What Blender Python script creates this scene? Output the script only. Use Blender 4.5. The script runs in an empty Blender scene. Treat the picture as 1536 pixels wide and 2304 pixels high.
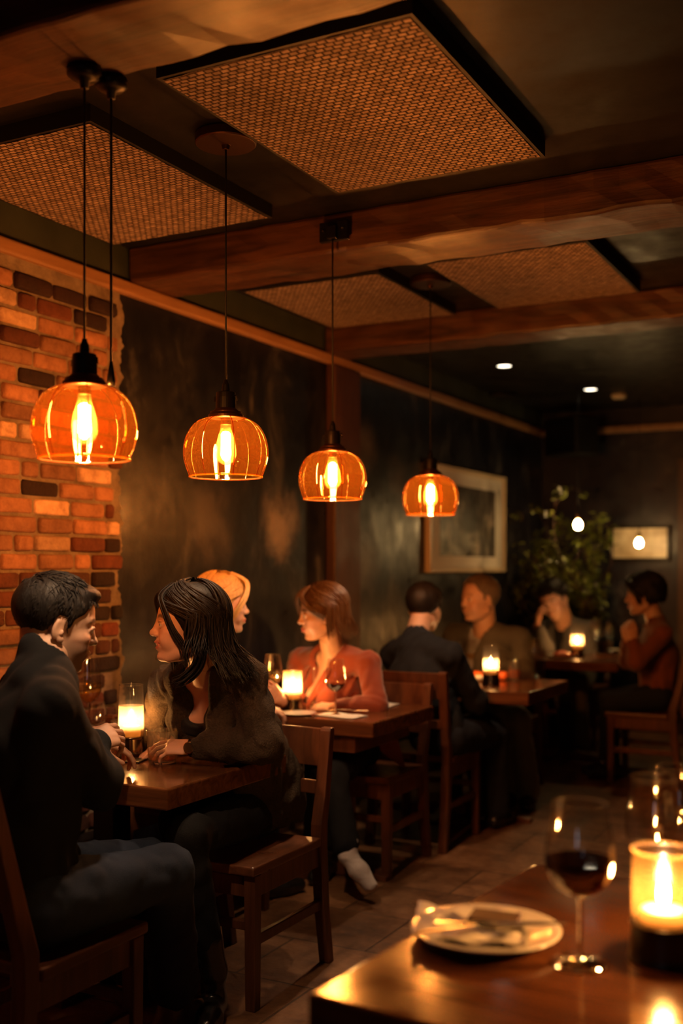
import bpy, bmesh, math, random
import numpy as np
from mathutils import Vector, Matrix
random.seed(7); RNG = np.random.default_rng(7)
PI = math.pi
col = bpy.context.scene.collection
scene = bpy.context.scene

# ------------------------------------------------------------------ camera geometry
F = 2488.0; U0 = 768.0; V0 = 1275.0; HC = 1.40
YAW = math.radians(27.8); SN = math.sin(YAW); CS = math.cos(YAW)
def W(u, v, Z):
    a = (u-U0)/F
    return Vector((Z*(-SN+a*CS), Z*(CS+a*SN), HC+(V0-v)/F*Z))
def Wz(u, v, z):
    return W(u, v, (HC-z)*F/(v-V0))

# ------------------------------------------------------------------ materials
MATS = {}
def newmat(name):
    m = bpy.data.materials.new(name); m.use_nodes = True
    nt = m.node_tree; nt.nodes.clear()
    out = nt.nodes.new('ShaderNodeOutputMaterial')
    MATS[name] = m
    return m, nt, out
def N(nt, t, **kw):
    n = nt.nodes.new(t)
    for k, v in kw.items():
        if k.startswith('i_'):
            key = k[2:].replace('_', ' ')
            n.inputs[key].default_value = v
        else: setattr(n, k, v)
    return n
def L(nt, a, b): nt.links.new(a, b)
def c4(c): return (c[0], c[1], c[2], 1)
def coords(nt, scale=(1, 1, 1), kind='Object', rot=(0, 0, 0)):
    tc = N(nt, 'ShaderNodeTexCoord'); mp = N(nt, 'ShaderNodeMapping')
    mp.inputs['Scale'].default_value = scale; mp.inputs['Rotation'].default_value = rot
    L(nt, tc.outputs[kind], mp.inputs['Vector']); return mp.outputs['Vector']
def ramp(nt, src, stops):
    r = N(nt, 'ShaderNodeValToRGB'); e = r.color_ramp.elements
    while len(e) < len(stops): e.new(0.5)
    for i, (p, c) in enumerate(stops):
        e[i].position = p; e[i].color = c4(c) if len(c) == 3 else c
    L(nt, src, r.inputs['Fac']); return r.outputs['Color']
def bump(nt, src, strength=.3, dist=.01, normal=None):
    b = N(nt, 'ShaderNodeBump', i_Strength=strength, i_Distance=dist)
    L(nt, src, b.inputs['Height'])
    if normal: L(nt, normal, b.inputs['Normal'])
    return b.outputs['Normal']
def principled(nt, out, color=None, rough=.5, metal=0, csock=None, rsock=None, nsock=None, **kw):
    p = N(nt, 'ShaderNodeBsdfPrincipled')
    if color is not None: p.inputs['Base Color'].default_value = c4(color)
    p.inputs['Roughness'].default_value = rough; p.inputs['Metallic'].default_value = metal
    for k, v in kw.items(): p.inputs[k.replace('_', ' ')].default_value = v
    if csock: L(nt, csock, p.inputs['Base Color'])
    if rsock: L(nt, rsock, p.inputs['Roughness'])
    if nsock: L(nt, nsock, p.inputs['Normal'])
    L(nt, p.outputs['BSDF'], out.inputs['Surface']); return p
def noise(nt, vec, scale, detail=4, rough=.55, dist=0):
    n = N(nt, 'ShaderNodeTexNoise', i_Scale=scale, i_Detail=detail, i_Roughness=rough, i_Distortion=dist)
    L(nt, vec, n.inputs['Vector']); return n.outputs['Fac']
def mrange(nt, src, a, b, c, d):
    m = N(nt, 'ShaderNodeMapRange')
    for k, v in zip(('From Min', 'From Max', 'To Min', 'To Max'), (a, b, c, d)): m.inputs[k].default_value = v
    L(nt, src, m.inputs['Value']); return m.outputs['Result']

def mat_simple(name, color, rough=.5, metal=0, nscale=0, nstr=.2, var=0, **kw):
    m, nt, out = newmat(name)
    cs = ns = None
    v = coords(nt)
    if var:
        f = noise(nt, v, nscale or 8)
        cs = ramp(nt, f, [(.3, [c*(1-var) for c in color]), (.7, [min(1, c*(1+var)) for c in color])])
    if nscale: ns = bump(nt, noise(nt, v, nscale*4), nstr, .004)
    principled(nt, out, color, rough, metal, cs, None, ns, **kw); return m
def mat_wood(name, c1, c2, rough=(.25, .45), axis='x', scale=1.0, bstr=.25, coat=0, detail=6):
    m, nt, out = newmat(name)
    st = {'x': (1.2, 14, 14), 'y': (14, 1.2, 14), 'z': (14, 14, 1.2)}[axis]
    v = coords(nt, tuple(s*scale for s in st))
    f = noise(nt, v, 1.6, detail, .6, 1.2)
    cs = ramp(nt, f, [(.3, c1), (.52, [(a+b)/2 for a, b in zip(c1, c2)]), (.72, c2)])
    v2 = coords(nt, tuple(s*scale*5 for s in st))
    f2 = noise(nt, v2, 2.0, 4, .7)
    v3 = coords(nt)
    f3 = noise(nt, v3, 6, 4, .6)
    rs = mrange(nt, f3, .3, .7, rough[0], rough[1])
    mix = N(nt, 'ShaderNodeMix', data_type='FLOAT'); mix.inputs[0].default_value = .5
    L(nt, f, mix.inputs[2]); L(nt, f2, mix.inputs[3])
    ns = bump(nt, mix.outputs[0], bstr, .003)
    principled(nt, out, None, .3, 0, cs, rs, ns, Coat_Weight=coat, Coat_Roughness=.12); return m
def mat_emit(name, color, strength):
    m, nt, out = newmat(name)
    e = N(nt, 'ShaderNodeEmission', i_Strength=strength); e.inputs['Color'].default_value = c4(color)
    L(nt, e.outputs[0], out.inputs['Surface']); return m
def mat_thin(name, tint, edge, haze=0.0, hazecol=(1, 1, 1), grough=.02, ior=1.5, refl=(1, 1, 1), transl=.5):
    """thin-walled glass: tinted see-through, Fresnel reflection, faint surface haze"""
    m, nt, out = newmat(name)
    lw = N(nt, 'ShaderNodeLayerWeight', i_Blend=.35)
    cr = ramp(nt, lw.outputs['Facing'], [(.45, tint), (1.0, edge)])
    tr = N(nt, 'ShaderNodeBsdfTransparent'); L(nt, cr, tr.inputs['Color'])
    sh = tr.outputs[0]
    if haze > 0:
        df = N(nt, 'ShaderNodeBsdfDiffuse'); df.inputs['Color'].default_value = c4(hazecol)
        tl = N(nt, 'ShaderNodeBsdfTranslucent'); tl.inputs['Color'].default_value = c4(hazecol)
        m0 = N(nt, 'ShaderNodeMixShader', i_Fac=transl); L(nt, df.outputs[0], m0.inputs[1]); L(nt, tl.outputs[0], m0.inputs[2])
        m1 = N(nt, 'ShaderNodeMixShader', i_Fac=haze); L(nt, sh, m1.inputs[1]); L(nt, m0.outputs[0], m1.inputs[2]); sh = m1.outputs[0]
    gl = N(nt, 'ShaderNodeBsdfGlossy', i_Roughness=grough); gl.inputs['Color'].default_value = c4(refl)
    pw = N(nt, 'ShaderNodeMath', operation='POWER'); pw.inputs[1].default_value = 5.0
    lf = N(nt, 'ShaderNodeLayerWeight', i_Blend=.5); L(nt, lf.outputs['Facing'], pw.inputs[0])
    fr = N(nt, 'ShaderNodeMapRange'); f0 = ((ior-1)/(ior+1))**2*1.6
    fr.inputs['To Min'].default_value = f0; fr.inputs['To Max'].default_value = .9; L(nt, pw.outputs[0], fr.inputs['Value'])
    m2 = N(nt, 'ShaderNodeMixShader'); L(nt, fr.outputs[0], m2.inputs[0]); L(nt, sh, m2.inputs[1]); L(nt, gl.outputs[0], m2.inputs[2])
    L(nt, m2.outputs[0], out.inputs['Surface']); return m
def mat_cloth(name, color, rough=.9, scale=120, bstr=.4, var=.25, sheen=.2, vscale=5, dist=.004):
    m, nt, out = newmat(name)
    v = coords(nt)
    f = noise(nt, v, vscale, 5, .6); f2 = noise(nt, v, scale, 3, .7)
    mx = N(nt, 'ShaderNodeMix', data_type='FLOAT'); mx.inputs[0].default_value = .45
    L(nt, f, mx.inputs[2]); L(nt, f2, mx.inputs[3])
    cs = ramp(nt, mx.outputs[0], [(.35, [c*(1-var) for c in color]), (.65, [min(1, c*(1+var)) for c in color])])
    principled(nt, out, None, rough, 0, cs, None, bump(nt, f2, bstr, dist), Sheen_Weight=sheen, Sheen_Roughness=.5, Specular_IOR_Level=.25); return m

M = {}
M['table'] = mat_wood('table_wood', (.065, .020, .007), (.18, .062, .021), (.09, .24), 'x', 1, .08, .06)
M['chair'] = mat_wood('chair_wood', (.060, .019, .008), (.165, .056, .022), (.28, .5), 'z', 1, .2)
M['seat'] = mat_wood('seat_wood', (.07, .024, .010), (.17, .060, .025), (.25, .45), 'y', 1, .2)
M['beam'] = mat_wood('beam_wood', (.020, .008, .004), (.135, .055, .024), (.30, .55), 'x', .9, 1.0, 0, 8)
M['post'] = mat_wood('post_wood', (.030, .011, .006), (.085, .030, .014), (.4, .6), 'z', .8, .6)
M['trimwood'] = mat_wood('trim_wood', (.26, .13, .055), (.42, .22, .10), (.4, .6), 'y', .6, .3)
M['black'] = mat_simple('black_metal', (.012, .011, .010), .38, .6)
M['cord'] = mat_simple('cord_black', (.006, .006, .006), .6)
M['bronze'] = mat_simple('bronze_cap', (.07, .030, .014), .38, .8, 20, .1)
M['brass'] = mat_simple('brass', (.55, .36, .16), .22, 1)
M['steel'] = mat_simple('steel', (.62, .58, .53), .2, 1)
M['nickel'] = mat_simple('candle_base_metal', (.20, .15, .10), .22, 1, 12, .1)
M['baseblack'] = mat_simple('dark_candle_base', (.03, .022, .016), .3, .5)
M['framegold'] = mat_simple('frame_cream', (.66, .52, .34), .4, 0, 10, .1)
M['white'] = mat_simple('napkin_white', (.72, .66, .58), .85, 0, 40, .3)
M['plate'] = mat_simple('plate_ceramic', (.62, .57, .52), .22, 0, Coat_Weight=.4)
M['plaster'] = None
XWALL = -3.0
# dark plaster wall: worn semi-gloss navy grey with mottled streaks
m, nt, out = newmat('plaster_navy')
v = coords(nt, (1, 1.5, .8)); f = noise(nt, v, 1.9, 8, .68, .5)
v2 = coords(nt, (1, 1, 1)); f2 = noise(nt, v2, 5.5, 6, .65)
cs = ramp(nt, f, [(.32, (.003, .0042, .011)), (.49, (.0058, .0075, .016)), (.565, (.013, .014, .022)), (.63, (.050, .049, .055)), (.76, (.15, .14, .135))])
rs = mrange(nt, f2, .3, .7, .26, .52)
# lamp highlights painted into the plaster colour as pale patches
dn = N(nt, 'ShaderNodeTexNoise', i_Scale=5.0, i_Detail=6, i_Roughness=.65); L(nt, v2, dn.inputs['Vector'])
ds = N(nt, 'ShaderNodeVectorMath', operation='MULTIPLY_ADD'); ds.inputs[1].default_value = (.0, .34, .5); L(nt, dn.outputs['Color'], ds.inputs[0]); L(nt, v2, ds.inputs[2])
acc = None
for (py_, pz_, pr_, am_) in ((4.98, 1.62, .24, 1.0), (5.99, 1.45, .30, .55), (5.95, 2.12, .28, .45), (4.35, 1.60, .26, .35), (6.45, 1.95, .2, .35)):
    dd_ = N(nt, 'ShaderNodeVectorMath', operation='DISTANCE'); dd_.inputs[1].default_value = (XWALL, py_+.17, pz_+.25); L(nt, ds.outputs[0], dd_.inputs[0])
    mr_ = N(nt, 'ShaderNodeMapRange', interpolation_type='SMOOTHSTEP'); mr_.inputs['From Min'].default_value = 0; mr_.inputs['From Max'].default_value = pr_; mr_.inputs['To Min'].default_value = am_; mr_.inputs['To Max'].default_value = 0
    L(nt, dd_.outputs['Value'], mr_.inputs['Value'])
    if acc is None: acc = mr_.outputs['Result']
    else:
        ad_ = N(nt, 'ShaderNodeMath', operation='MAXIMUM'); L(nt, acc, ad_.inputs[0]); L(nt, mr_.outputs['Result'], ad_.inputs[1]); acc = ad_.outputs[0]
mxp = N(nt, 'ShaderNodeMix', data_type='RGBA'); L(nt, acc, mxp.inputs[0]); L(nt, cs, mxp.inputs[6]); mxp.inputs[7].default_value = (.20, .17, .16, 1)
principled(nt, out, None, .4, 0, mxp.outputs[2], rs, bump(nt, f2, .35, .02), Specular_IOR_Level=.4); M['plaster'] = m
m, nt, out = newmat('ceiling_paint')
v = coords(nt); f = noise(nt, v, 1.6, 6, .6); f2 = noise(nt, v, 9, 5, .6)
cs = ramp(nt, f, [(.3, (.008, .008, .009)), (.7, (.022, .021, .021))])
principled(nt, out, None, .35, 0, cs, mrange(nt, f2, .3, .7, .28, .5), bump(nt, f, .05, .02), Specular_IOR_Level=.16); M['ceiling'] = m
m, nt, out = newmat('green_paint')
v = coords(nt); f = noise(nt, v, 6, 5, .6)
principled(nt, out, None, .6, 0, ramp(nt, f, [(.3, (.022, .030, .022)), (.7, (.04, .05, .036))]), None, bump(nt, f, .2, .01)); M['green'] = m
# brick
m, nt, out = newmat('old_brick')
at = N(nt, 'ShaderNodeAttribute', attribute_name='Col')
v = coords(nt); f = noise(nt, v, 18, 6, .7); f2 = noise(nt, v, 70, 4, .7)
mx = N(nt, 'ShaderNodeMix', data_type='RGBA', blend_type='MULTIPLY'); mx.inputs[0].default_value = .85
L(nt, at.outputs['Color'], mx.inputs[6]); L(nt, ramp(nt, f, [(.3, (.5, .42, .38)), (.6, (1, 1, 1))]), mx.inputs[7])
mx2 = N(nt, 'ShaderNodeMix', data_type='FLOAT'); mx2.inputs[0].default_value = .5; L(nt, f, mx2.inputs[2]); L(nt, f2, mx2.inputs[3])
principled(nt, out, None, .85, 0, mx.outputs[2], None, bump(nt, mx2.outputs[0], .9, .012)); M['brick'] = m
m, nt, out = newmat('mortar')
v = coords(nt); f = noise(nt, v, 60, 5, .7); f3 = noise(nt, v, 9, 5, .7)
principled(nt, out, None, .95, 0, ramp(nt, f3, [(.35, (.16, .115, .08)), (.7, (.36, .28, .20))]), None, bump(nt, f, 1, .01)); M['mortar'] = m
# floor slabs
m, nt, out = newmat('floor_slabs')
v = coords(nt); 
bt = N(nt, 'ShaderNodeTexBrick', offset=.5, i_Scale=1.0); L(nt, v, bt.inputs['Vector'])
bt.inputs['Color1'].default_value = (.9, .9, .9, 1); bt.inputs['Color2'].default_value = (.45, .45, .45, 1); bt.inputs['Mortar'].default_value = (0, 0, 0, 1)
for k, val in (('Mortar Size', .005), ('Mortar Smooth', .3), ('Bias', 0), ('Brick Width', .60), ('Row Height', .40)): bt.inputs[k].default_value = val
f = noise(nt, v, 7, 7, .65); f2 = noise(nt, v, 30, 5, .7)
base = ramp(nt, f, [(.32, (.14, .060, .027)), (.52, (.30, .14, .062)), (.72, (.46, .24, .12))])
mx = N(nt, 'ShaderNodeMix', data_type='RGBA', blend_type='MULTIPLY'); mx.inputs[0].default_value = .8
L(nt, base, mx.inputs[6]); L(nt, bt.outputs['Color'], mx.inputs[7])
hm = N(nt, 'ShaderNodeMath', operation='MULTIPLY_ADD'); hm.inputs[1].default_value = -1.2; L(nt, bt.outputs['Fac'], hm.inputs[0]); L(nt, f, hm.inputs[2])
principled(nt, out, None, .4, 0, mx.outputs[2], mrange(nt, f2, .3, .7, .32, .6), bump(nt, hm.outputs[0], .5, .012)); M['floor'] = m
# woven cane panel
m, nt, out = newmat('woven_cane')
v = coords(nt); bt = N(nt, 'ShaderNodeTexBrick', offset=.5, i_Scale=1.0); L(nt, v, bt.inputs['Vector'])
bt.inputs['Color1'].default_value = (1, 1, 1, 1); bt.inputs['Color2'].default_value = (.55, .55, .55, 1); bt.inputs['Mortar'].default_value = (.10, .08, .07, 1)
for k, val in (('Mortar Size', .0042), ('Mortar Smooth', .8), ('Bias', -.1), ('Brick Width', .026), ('Row Height', .0185)): bt.inputs[k].default_value = val
f = noise(nt, v, 30, 4, .6); f2 = noise(nt, v, 3, 4, .6)
mx = N(nt, 'ShaderNodeMix', data_type='RGBA', blend_type='MULTIPLY'); mx.inputs[0].default_value = 1
L(nt, bt.outputs['Color'], mx.inputs[6]); L(nt, ramp(nt, f, [(.3, (.30, .20, .15)), (.7, (.64, .48, .38))]), mx.inputs[7])
hm = N(nt, 'ShaderNodeMath', operation='MULTIPLY'); hm.inputs[1].default_value = -1; L(nt, bt.outputs['Fac'], hm.inputs[0])
principled(nt, out, None, .8, 0, mx.outputs[2], None, bump(nt, hm.outputs[0], .8, .01)); M['cane'] = m
# glass
M['amber'] = mat_thin('amber_glass', (.90, .41, .11), (.76, .20, .02), .011, (1, .28, .02), .03, 1.5, (1, .8, .5), .6)
M['amberrib'] = mat_thin('amber_glass_rib', (.55, .16, .02), (.35, .07, .005), .02, (1, .35, .04), .03, 1.5, (1, .7, .4))
M['amberlip'] = mat_thin('amber_glass_lip', (.9, .40, .08), (.7, .18, .02), .12, (1, .5, .1), .05, 1.6, (1, .85, .6), .7)
M['bulbglass'] = mat_thin('bulb_glass', (1, .90, .70), (1, .65, .28), .020, (1, .65, .25), .02)
M['glass'] = mat_thin('clear_glass', (.96, .95, .93), (.42, .38, .34), 0, grough=.02, ior=1.9)
M['tumbler'] = mat_thin('tumbler_glass', (.94, .92, .88), (.45, .40, .34), .05, (1, .9, .8), .02, 1.75)
M['chimney'] = mat_thin('hurricane_glass', (.96, .93, .87), (.5, .4, .3), .010, (1, .8, .55), .02)
M['frost'] = mat_thin('frosted_candle_glass', (.88, .70, .45), (.7, .48, .24), .20, (1, .74, .40), .25, 1.4, transl=.85)
M['frostclear'] = mat_thin('amber_candle_glass', (.93, .70, .38), (.75, .40, .12), .035, (1, .50, .13), .15, 1.4, transl=.85)
m, nt, out = newmat('solid_glass'); principled(nt, out, (1, .98, .95), .02, 0, Transmission_Weight=1, IOR=1.45); M['solidglass'] = m
m, nt, out = newmat('red_wine'); principled(nt, out, (.030, .0025, .003), .03, 0, Coat_Weight=.5); M['redwine'] = m
M['whitewine'] = mat_thin('white_wine', (.95, .74, .35), (.8, .5, .15), .04, (1, .8, .4), .02, 1.33)
M['whisky'] = mat_thin('whisky', (.95, .55, .18), (.8, .3, .05), .18, (1, .6, .2), .02, 1.33)
M['negroni'] = mat_thin('orange_drink', (.85, .25, .05), (.7, .12, .02), .25, (1, .25, .04), .05, 1.33)
M['wax'] = None
m, nt, out = newmat('candle_wax')
a = N(nt, 'ShaderNodeBsdfTranslucent'); a.inputs['Color'].default_value = (1, .80, .50, 1)
b = N(nt, 'ShaderNodeBsdfDiffuse'); b.inputs['Color'].default_value = (.95, .82, .58, 1)
mx = N(nt, 'ShaderNodeMixShader', i_Fac=.6); L(nt, b.outputs[0], mx.inputs[1]); L(nt, a.outputs[0], mx.inputs[2]); L(nt, mx.outputs[0], out.inputs['Surface']); M['wax'] = m
M['filament'] = mat_emit('glowing_filament', (1, .69, .49), 1520)
M['flame'] = mat_emit('candle_flame', (1, .56, .24), 1250)
M['farbulb'] = mat_emit('small_bulb_glow', (1, .60, .22), 140)
M['downlight'] = mat_emit('downlight_glow', (1, .84, .60), 6)

# ------------------------------------------------------------------ object helpers
def empty(name, loc=(0, 0, 0), rz=0, label=None, cat=None, group=None, kind=None):
    o = bpy.data.objects.new(name, None); col.objects.link(o); o.location = loc; o.rotation_euler = (0, 0, rz)
    o.empty_display_size = .1
    tag(o, label, cat, group, kind); return o
def tag(o, label=None, cat=None, group=None, kind=None):
    if label: o['label'] = label
    if cat: o['category'] = cat
    if group: o['group'] = group
    if kind: o['kind'] = kind
    return o
def setmats(o, mats):
    for mm in (mats if isinstance(mats, (list, tuple)) else [mats]): o.data.materials.append(mm)
def obj_bm(name, bm, mat, parent=None, loc=None, smooth=False, bevel=0, seg=2):
    me = bpy.data.meshes.new(name); bm.normal_update(); bm.to_mesh(me); bm.free()
    o = bpy.data.objects.new(name, me); col.objects.link(o); setmats(o, mat)
    if parent: o.parent = parent
    if loc is not None: o.location = loc
    if smooth: me.polygons.foreach_set('use_smooth', [True]*len(me.polygons))
    if bevel:
        md = o.modifiers.new('bevel', 'BEVEL'); md.width = bevel; md.segments = seg; md.limit_method = 'ANGLE'; md.harden_normals = False
    return o
def box(bm, x0, x1, y0, y1, z0, z1, M4=None):
    vs = [bm.verts.new((x, y, z)) for z in (z0, z1) for x, y in ((x0, y0), (x1, y0), (x1, y1), (x0, y1))]
    if M4 is not None:
        for q in vs: q.co = M4 @ q.co
    for f in ((0, 3, 2, 1), (4, 5, 6, 7), (0, 1, 5, 4), (1, 2, 6, 5), (2, 3, 7, 6), (3, 0, 4, 7)):
        bm.faces.new([vs[i] for i in f])
    return vs
def prism(bm, pts_a, pts_b):
    """loft between two matching closed loops, capped"""
    A = [bm.verts.new(p) for p in pts_a]; B = [bm.verts.new(p) for p in pts_b]; n = len(A)
    for i in range(n): bm.faces.new((A[i], A[(i+1) % n], B[(i+1) % n], B[i]))
    bm.faces.new(A[::-1]); bm.faces.new(B)
def loft(bm, loops, cap=True):
    R = [[bm.verts.new(p) for p in lp] for lp in loops]
    for a, b in zip(R, R[1:]):
        n = len(a)
        for i in range(n): bm.faces.new((a[i], a[(i+1) % n], b[(i+1) % n], b[i]))
    if cap: bm.faces.new(R[0][::-1]); bm.faces.new(R[-1])
def lathe(bm, prof, seg=32, c=(0, 0, 0), rmod=None, cap0=False, cap1=False):
    rings = []
    for r, z in prof:
        if r < 1e-6: rings.append([bm.verts.new((c[0], c[1], c[2]+z))]); continue
        ring = []
        for i in range(seg):
            a = 2*PI*i/seg; rr = r*(rmod(a, z) if rmod else 1)
            ring.append(bm.verts.new((c[0]+rr*math.cos(a), c[1]+rr*math.sin(a), c[2]+z)))
        rings.append(ring)
    for A, B in zip(rings, rings[1:]):
        if len(A) == 1 and len(B) == 1: continue
        for i in range(seg):
            j = (i+1) % seg
            if len(A) == 1: bm.faces.new((A[0], B[j], B[i]))
            elif len(B) == 1: bm.faces.new((A[i], A[j], B[0]))
            else: bm.faces.new((A[i], A[j], B[j], B[i]))
    if cap0 and len(rings[0]) > 1: bm.faces.new(rings[0][::-1])
    if cap1 and len(rings[-1]) > 1: bm.faces.new(rings[-1])
def tube(bm, pts, rad, seg=8, cap=True):
    pts = [Vector(p) for p in pts]; n = len(pts)
    if not isinstance(rad, (list, tuple)): rad = [rad]*n
    ref = Vector((0, 0, 1)); loops = []
    t0 = (pts[1]-pts[0]).normalized()
    if abs(t0.dot(ref)) > .9: ref = Vector((1, 0, 0))
    u = t0.cross(ref).normalized()
    for i, p in enumerate(pts):
        t = (pts[min(i+1, n-1)]-pts[max(i-1, 0)]).normalized()
        u = (u-t*u.dot(t)).normalized(); w = t.cross(u)
        loops.append([p+(u*math.cos(2*PI*k/seg)+w*math.sin(2*PI*k/seg))*rad[i] for k in range(seg)])
    loft(bm, loops, cap)
def smoothprof(pts, n=5):
    out = []
    P = [pts[0]]+list(pts)+[pts[-1]]
    for i in range(1, len(P)-2):
        p0, p1, p2, p3 = P[i-1], P[i], P[i+1], P[i+2]
        for k in range(n):
            t = k/n
            out.append(tuple(.5*((2*p1[j])+(-p0[j]+p2[j])*t+(2*p0[j]-5*p1[j]+4*p2[j]-p3[j])*t*t+(-p0[j]+3*p1[j]-3*p2[j]+p3[j])*t**3) for j in range(len(p1))))
    out.append(tuple(pts[-1])); return out
# ------------------------------------------------------------------ the room
XW = -3.0; YF = 9.5; ZC = 2.75; XR = 2.2; YB = -1.6
def struct(name, bm, mat, label=None, **kw):
    o = obj_bm(name, bm, mat, **kw); o['kind'] = 'structure'
    if label: o['label'] = label
    return o
bm = bmesh.new(); box(bm, XW-.1, XR+.1, YB-.1, YF+.1, -.08, 0); struct('floor', bm, M['floor'], 'brown stone slab floor with dark joints')
bm = bmesh.new(); box(bm, XW-.1, XR+.1, YB-.1, YF+.1, ZC, ZC+.08); struct('ceiling', bm, M['ceiling'], 'dark brown semi-gloss painted ceiling')
bm = bmesh.new(); box(bm, XW-.12, XW, YB-.1, YF+.1, 0, ZC); struct('wall_left', bm, M['plaster'], 'dark navy plaster wall with worn mottled sheen and painted-in highlights')
bm = bmesh.new(); box(bm, XW, XW+.012, YB, YF, 2.60, ZC); struct('trim_1', bm, M['green'], 'dark green painted strip of wall above the picture rail')
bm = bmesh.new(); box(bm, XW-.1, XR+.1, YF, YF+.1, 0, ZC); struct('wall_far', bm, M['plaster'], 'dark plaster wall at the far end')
bm = bmesh.new(); box(bm, XR, XR+.1, YB-.1, YF+.1, 0, ZC); struct('wall_right', bm, M['plaster'])
# back wall with a window opening
wx0, wx1, wz0, wz1 = -.35, .10, 1.2, 2.3
bm = bmesh.new()
box(bm, XW-.1, wx0, YB-.1, YB, 0, ZC); box(bm, wx1, XR+.1, YB-.1, YB, 0, ZC)
box(bm, wx0, wx1, YB-.1, YB, 0, wz0); box(bm, wx0, wx1, YB-.1, YB, wz1, ZC)
struct('wall_back', bm, M['plaster'])
bm = bmesh.new()
for x0, x1, z0, z1 in ((wx0, wx1, wz0, wz0+.05), (wx0, wx1, wz1-.05, wz1), (wx0, wx0+.05, wz0, wz1), (wx1-.05, wx1, wz0, wz1)):
    box(bm, x0, x1, YB-.08, YB-.02, z0, z1)
struct('window_1', bm, M['black'])
# picture rail / cornices
def rail(name, x0, x1, y0, y1, z0, z1, lab):
    bm = bmesh.new(); box(bm, x0, x1, y0, y1, z0, z1); return struct(name, bm, M['trimwood'], lab, bevel=.012, seg=3)
rail('trim_2', XW, XW+.045, YB, YF, 2.545, 2.602, 'light wooden picture rail along the long wall')
rail('trim_3', XW, XR, YF-.045, YF, 2.545, 2.602, 'light wooden rail across the far wall')
bm = bmesh.new(); box(bm, XW, XW+.02, 3.72, YF, 0, .12); struct('baseboard_left', bm, M['post'], bevel=.004)
bm = bmesh.new(); box(bm, XW, XR, YF-.02, YF, 0, .12); struct('baseboard_far', bm, M['post'], bevel=.004)
# far right door frame
bm = bmesh.new(); box(bm, -1.82, -1.72, YF-.05, YF, 0, 2.2); box(bm, -.9, -.8, YF-.05, YF, 0, 2.2); box(bm, -1.82, -.8, YF-.05, YF, 2.2, 2.3)
fr = struct('door_1', bm, M['post'], 'dark wooden door frame at the end of the far wall', bevel=.006)
bm = bmesh.new(); box(bm, -1.72, -.9, YF-.03, YF, 0, 2.2); o = obj_bm('door_leaf', bm, M['post'], fr)

# brick wall: every brick modelled, one mesh with its mortar bed
bm = bmesh.new(); cl = bm.loops.layers.color.new('Col')
BX = XW+.022
def brickcol():
    r = random.random()
    if r < .50: b = (.70, .49, .36)
    elif r < .78: b = (.84, .68, .54)
    elif r < .92: b = (.40, .21, .13)
    else: b = (.18, .075, .045)
    k = random.uniform(.78, 1.12); return (b[0]*k, b[1]*k, b[2]*k, 1)
row = 0; z = 0.0; RH = .0695
while z < 2.50:
    y = YB + (-.11 if row % 2 else 0) + random.uniform(-.01, .01)
    edge = 3.64 + random.uniform(-.035, .03)
    while y < edge:
        ln = random.choice([.205, .205, .205, .195, .10]) if y > 0 else .205
        y1 = min(y+ln, edge)
        if y1-y > .05:
            g = .0055+random.uniform(0, .003); h = RH-.0125
            d = random.uniform(.008, .022)
            if y1 > -.8:
                nl = []; r = .010
                for ring, (ins, dd) in enumerate(((0, 0), (0, .55), (.35, .9), (1, 1))):
                    i = r*ins; jj = lambda s=.0018: random.uniform(-s, s)
                    a0, a1, b0, b1 = y+g+i, y1-g-i, z+i*.8, min(z+h, 2.54)-i*.8
                    am, bmid = (a0+a1)/2, (b0+b1)/2; q = r*.7
                    lp = [(a0+q, b0), (am, b0), (a1-q, b0), (a1, b0+q), (a1, bmid), (a1, b1-q), (a1-q, b1), (am, b1), (a0+q, b1), (a0, b1-q), (a0, bmid), (a0, b0+q)]
                    nl.append([bm.verts.new((BX-.012+dd*(d+.012)+(jj() if ring > 1 else 0), p[0]+jj(), p[1]+jj())) for p in lp])
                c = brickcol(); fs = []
                if y > 3.12+.1*math.sin(z*7) and z < 1.33: kk_ = random.uniform(.28, .55); c = (max(c[0], .3)*kk_*1.15, max(c[1], .15)*kk_*.8, max(c[2], .1)*kk_*.7, 1)   # darker, redder bricks low at the corner
                for A, B in zip(nl, nl[1:]):
                    for k in range(12): fs.append(bm.faces.new((A[k], A[(k+1) % 12], B[(k+1) % 12], B[k])))
                fs.append(bm.faces.new(nl[-1]))
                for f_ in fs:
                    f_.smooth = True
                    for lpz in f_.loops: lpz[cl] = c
        y = y1
    z += RH; row += 1
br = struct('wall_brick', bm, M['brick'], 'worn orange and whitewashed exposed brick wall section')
# mortar bed with ragged edge
bm = bmesh.new()
pts = []; z = 0
ph_ = 0
while z < 2.545:
    ph_ = ph_*.6+random.uniform(-.014, .014); pts.append((3.665+ph_+.012*math.sin(z*9), z)); z += .012
pts.append((3.66, 2.545))
n0 = [bm.verts.new((BX, p[0], p[1])) for p in pts]; n1 = [bm.verts.new((BX, YB, p[1])) for p in pts]; n2 = [bm.verts.new((XW-.005, p[0]+.006, p[1])) for p in pts]
for i in range(len(pts)-1):
    bm.faces.new((n1[i], n0[i], n0[i+1], n1[i+1])); bm.faces.new((n0[i], n2[i], n2[i+1], n0[i+1]))
o = obj_bm('mortar_bed', bm, M['mortar'], br)

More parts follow.
